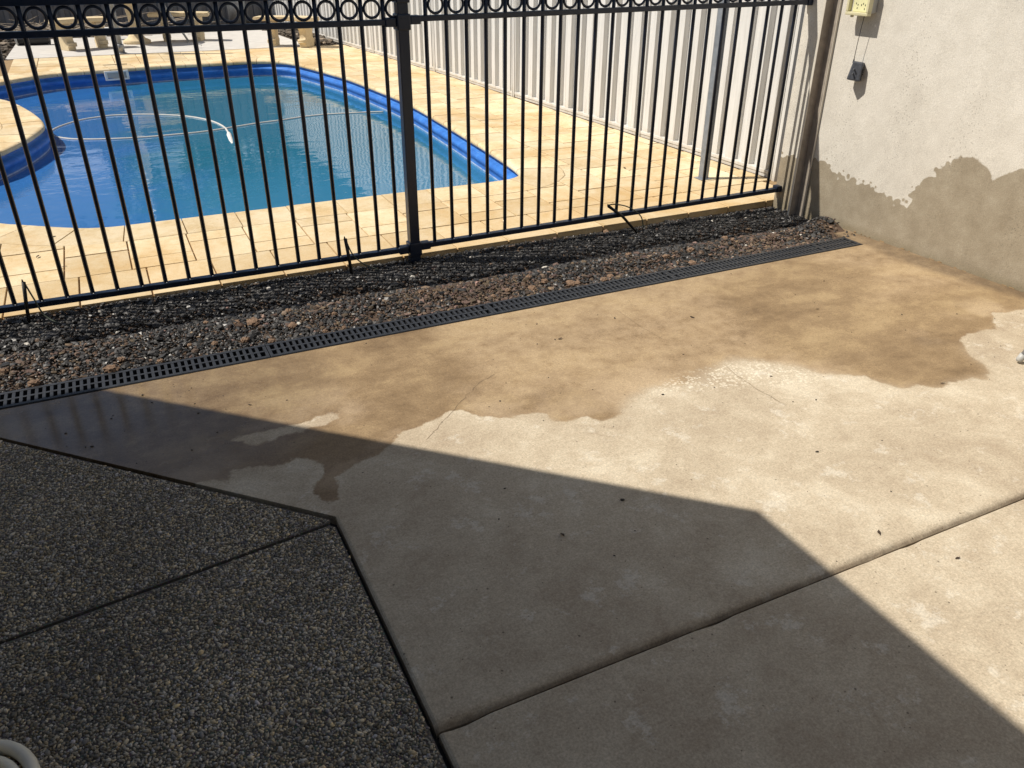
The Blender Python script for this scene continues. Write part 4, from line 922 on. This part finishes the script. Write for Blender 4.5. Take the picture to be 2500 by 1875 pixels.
# leaves and bits on the paving
def leafm(s):
    r = random.Random(s); v = []; n = 9
    for i in range(n): t = i / (n - 1); v.append((t - .5, .22 * math.sin(PI * t) * r.uniform(.7, 1.2), .08 * math.sin(3 * t + s))); 
    for i in range(n): t = i / (n - 1); v.append((t - .5, -.22 * math.sin(PI * t) * r.uniform(.6, 1.2), .02 + .12 * math.cos(2 * t + s)))
    f = [(i, i + 1, n + i + 1, n + i) for i in range(n - 1)]; me = mesh('leaf', v, f); me.materials.append(M['leaf_dry']); bm = bmesh.new(); bm.from_mesh(me); bmesh.ops.solidify(bm, geom=bm.faces[:], thickness=.02); bm.to_mesh(me); bm.free(); return me
LM = [leafm(s) for s in range(5)]
for i, (px, py, s, z, lb) in enumerate([(1373, 1308, .022, 0, 'dark curled leaf lying in the roof shade on the concrete'), (1367, 828, .022, 0, 'dry leaf on the damp concrete below the drain'), (2146, 1302, .022, 0, 'dark leaf on the sunlit concrete just above the slab joint'),
        (2337, 1364, .016, 0, 'small dark bit on the sunlit concrete below the slab joint'), (2300, 937, .020, 0, 'dark leaf at the lower tip of the damp stain'), (93, 628, .030, PAVZ, 'grey crumpled leaf on the pool paving at the left'),
        (131, 579, .026, PAVZ, 'dark leaf on the coping by the left pickets'), (157, 651, .022, PAVZ, 'reddish leaf caught in a paver joint at the left'), (610, 989, .014, 0, 'tiny dark leaf near the shade edge on the damp concrete'), (1690, 776, .022, 0, 'dry twig-like leaf on the damp concrete in the middle'),
        (1524, 411, .03, PAVZ, 'small dark leaf on the paving right of the pool'), (1995, 755, .018, 0, 'dark bit on the damp concrete near the wall side')]):
    o = bpy.data.objects.new('dry_leaf', LM[i % 5]); COL.objects.link(o); x, y = G(px, py, z); o.location = (x, y, z + 0.003 + s * .04); o.scale = (s, s, s); o.rotation_euler = (random.uniform(-.2, .2), random.uniform(-.2, .2), random.uniform(0, 6)); tag(o, lb, 'leaf')
n = 150; P = np.column_stack([rng.uniform(.38, 3.7, n), rng.uniform(0.4, 2.95, n)]); P = np.vstack([P, np.column_stack([rng.uniform(-.5, .4, 40), rng.uniform(2.4, 2.94, 40)])]); P = P[(P[:, 0] + P[:, 1]) > AGX + AGY + .03]
P = P[np.abs(P[:, 1] - JY) > .02]; n = len(P)
r = rng.lognormal(math.log(.0017), .45, n).clip(.0008, .005); tone = rng.uniform(.02, .06, n)
stuff(tag(bulk('grit', np.column_stack([P, r * .5]), np.stack([r * 1.7, r, r * .7], 1), np.stack([rng.uniform(0, 6.28, n), rng.normal(0, .2, n)], 1), np.stack([tone, tone * .8, tone * .6], 1), 'gravel', None, False, np.full(n, .8)), 'scattered dark grit and crumbs on the concrete patio', 'grit'))

# ================================================================ PATIO ROOF OVERHEAD (out of frame, it casts the shade)
RH = 2.3; sh = LDIR * (RH / -LDIR.z)
e0, e1 = (-0.228 - sh.x, 2.985 - sh.y), (1.477 - sh.x, 1.367 - sh.y)
rp = [(-7, e0[1]), e0, e1, (e1[0], -4.5), (-7, -4.5)]
rf = empty('patio_roof', (-3, 0, RH)); tag(rf, 'grey flat patio roof with a cut corner overhead, shading the near ground', 'roof')
def rl(nm, me, mat):
    o = link(nm, me, mat, rf); o.matrix_parent_inverse = Matrix.Translation(-Vector((-3, 0, RH))); return o
rl('deck', prism_mesh(rp, RH - 0.03, RH), 'roof_grey')
for (x, y) in ((-2.1, 3.25), (-5.5, 3.25), (-1.2, -4.2)): rl('post', box_mesh((x - .05, y - .05, -.07), (x + .05, y + .05, RH - 0.032)), 'roof_grey')
hw = empty('house', (-4.2, -2.5, 0)); tag(hw, 'brick house wall behind the viewer under the patio roof', 'house')
for a, b, nm in (((-7, -2.9, -.07), (3.6, -2.6, 2.26), 'wall'), ((-3.3, -2.59, -.07), (-3.0, 1.6, 2.26), 'wall')):
    o = link(nm, box_mesh(a, b), 'house_brick', hw); o.matrix_parent_inverse = Matrix.Translation(-Vector((-4.2, -2.5, 0)))
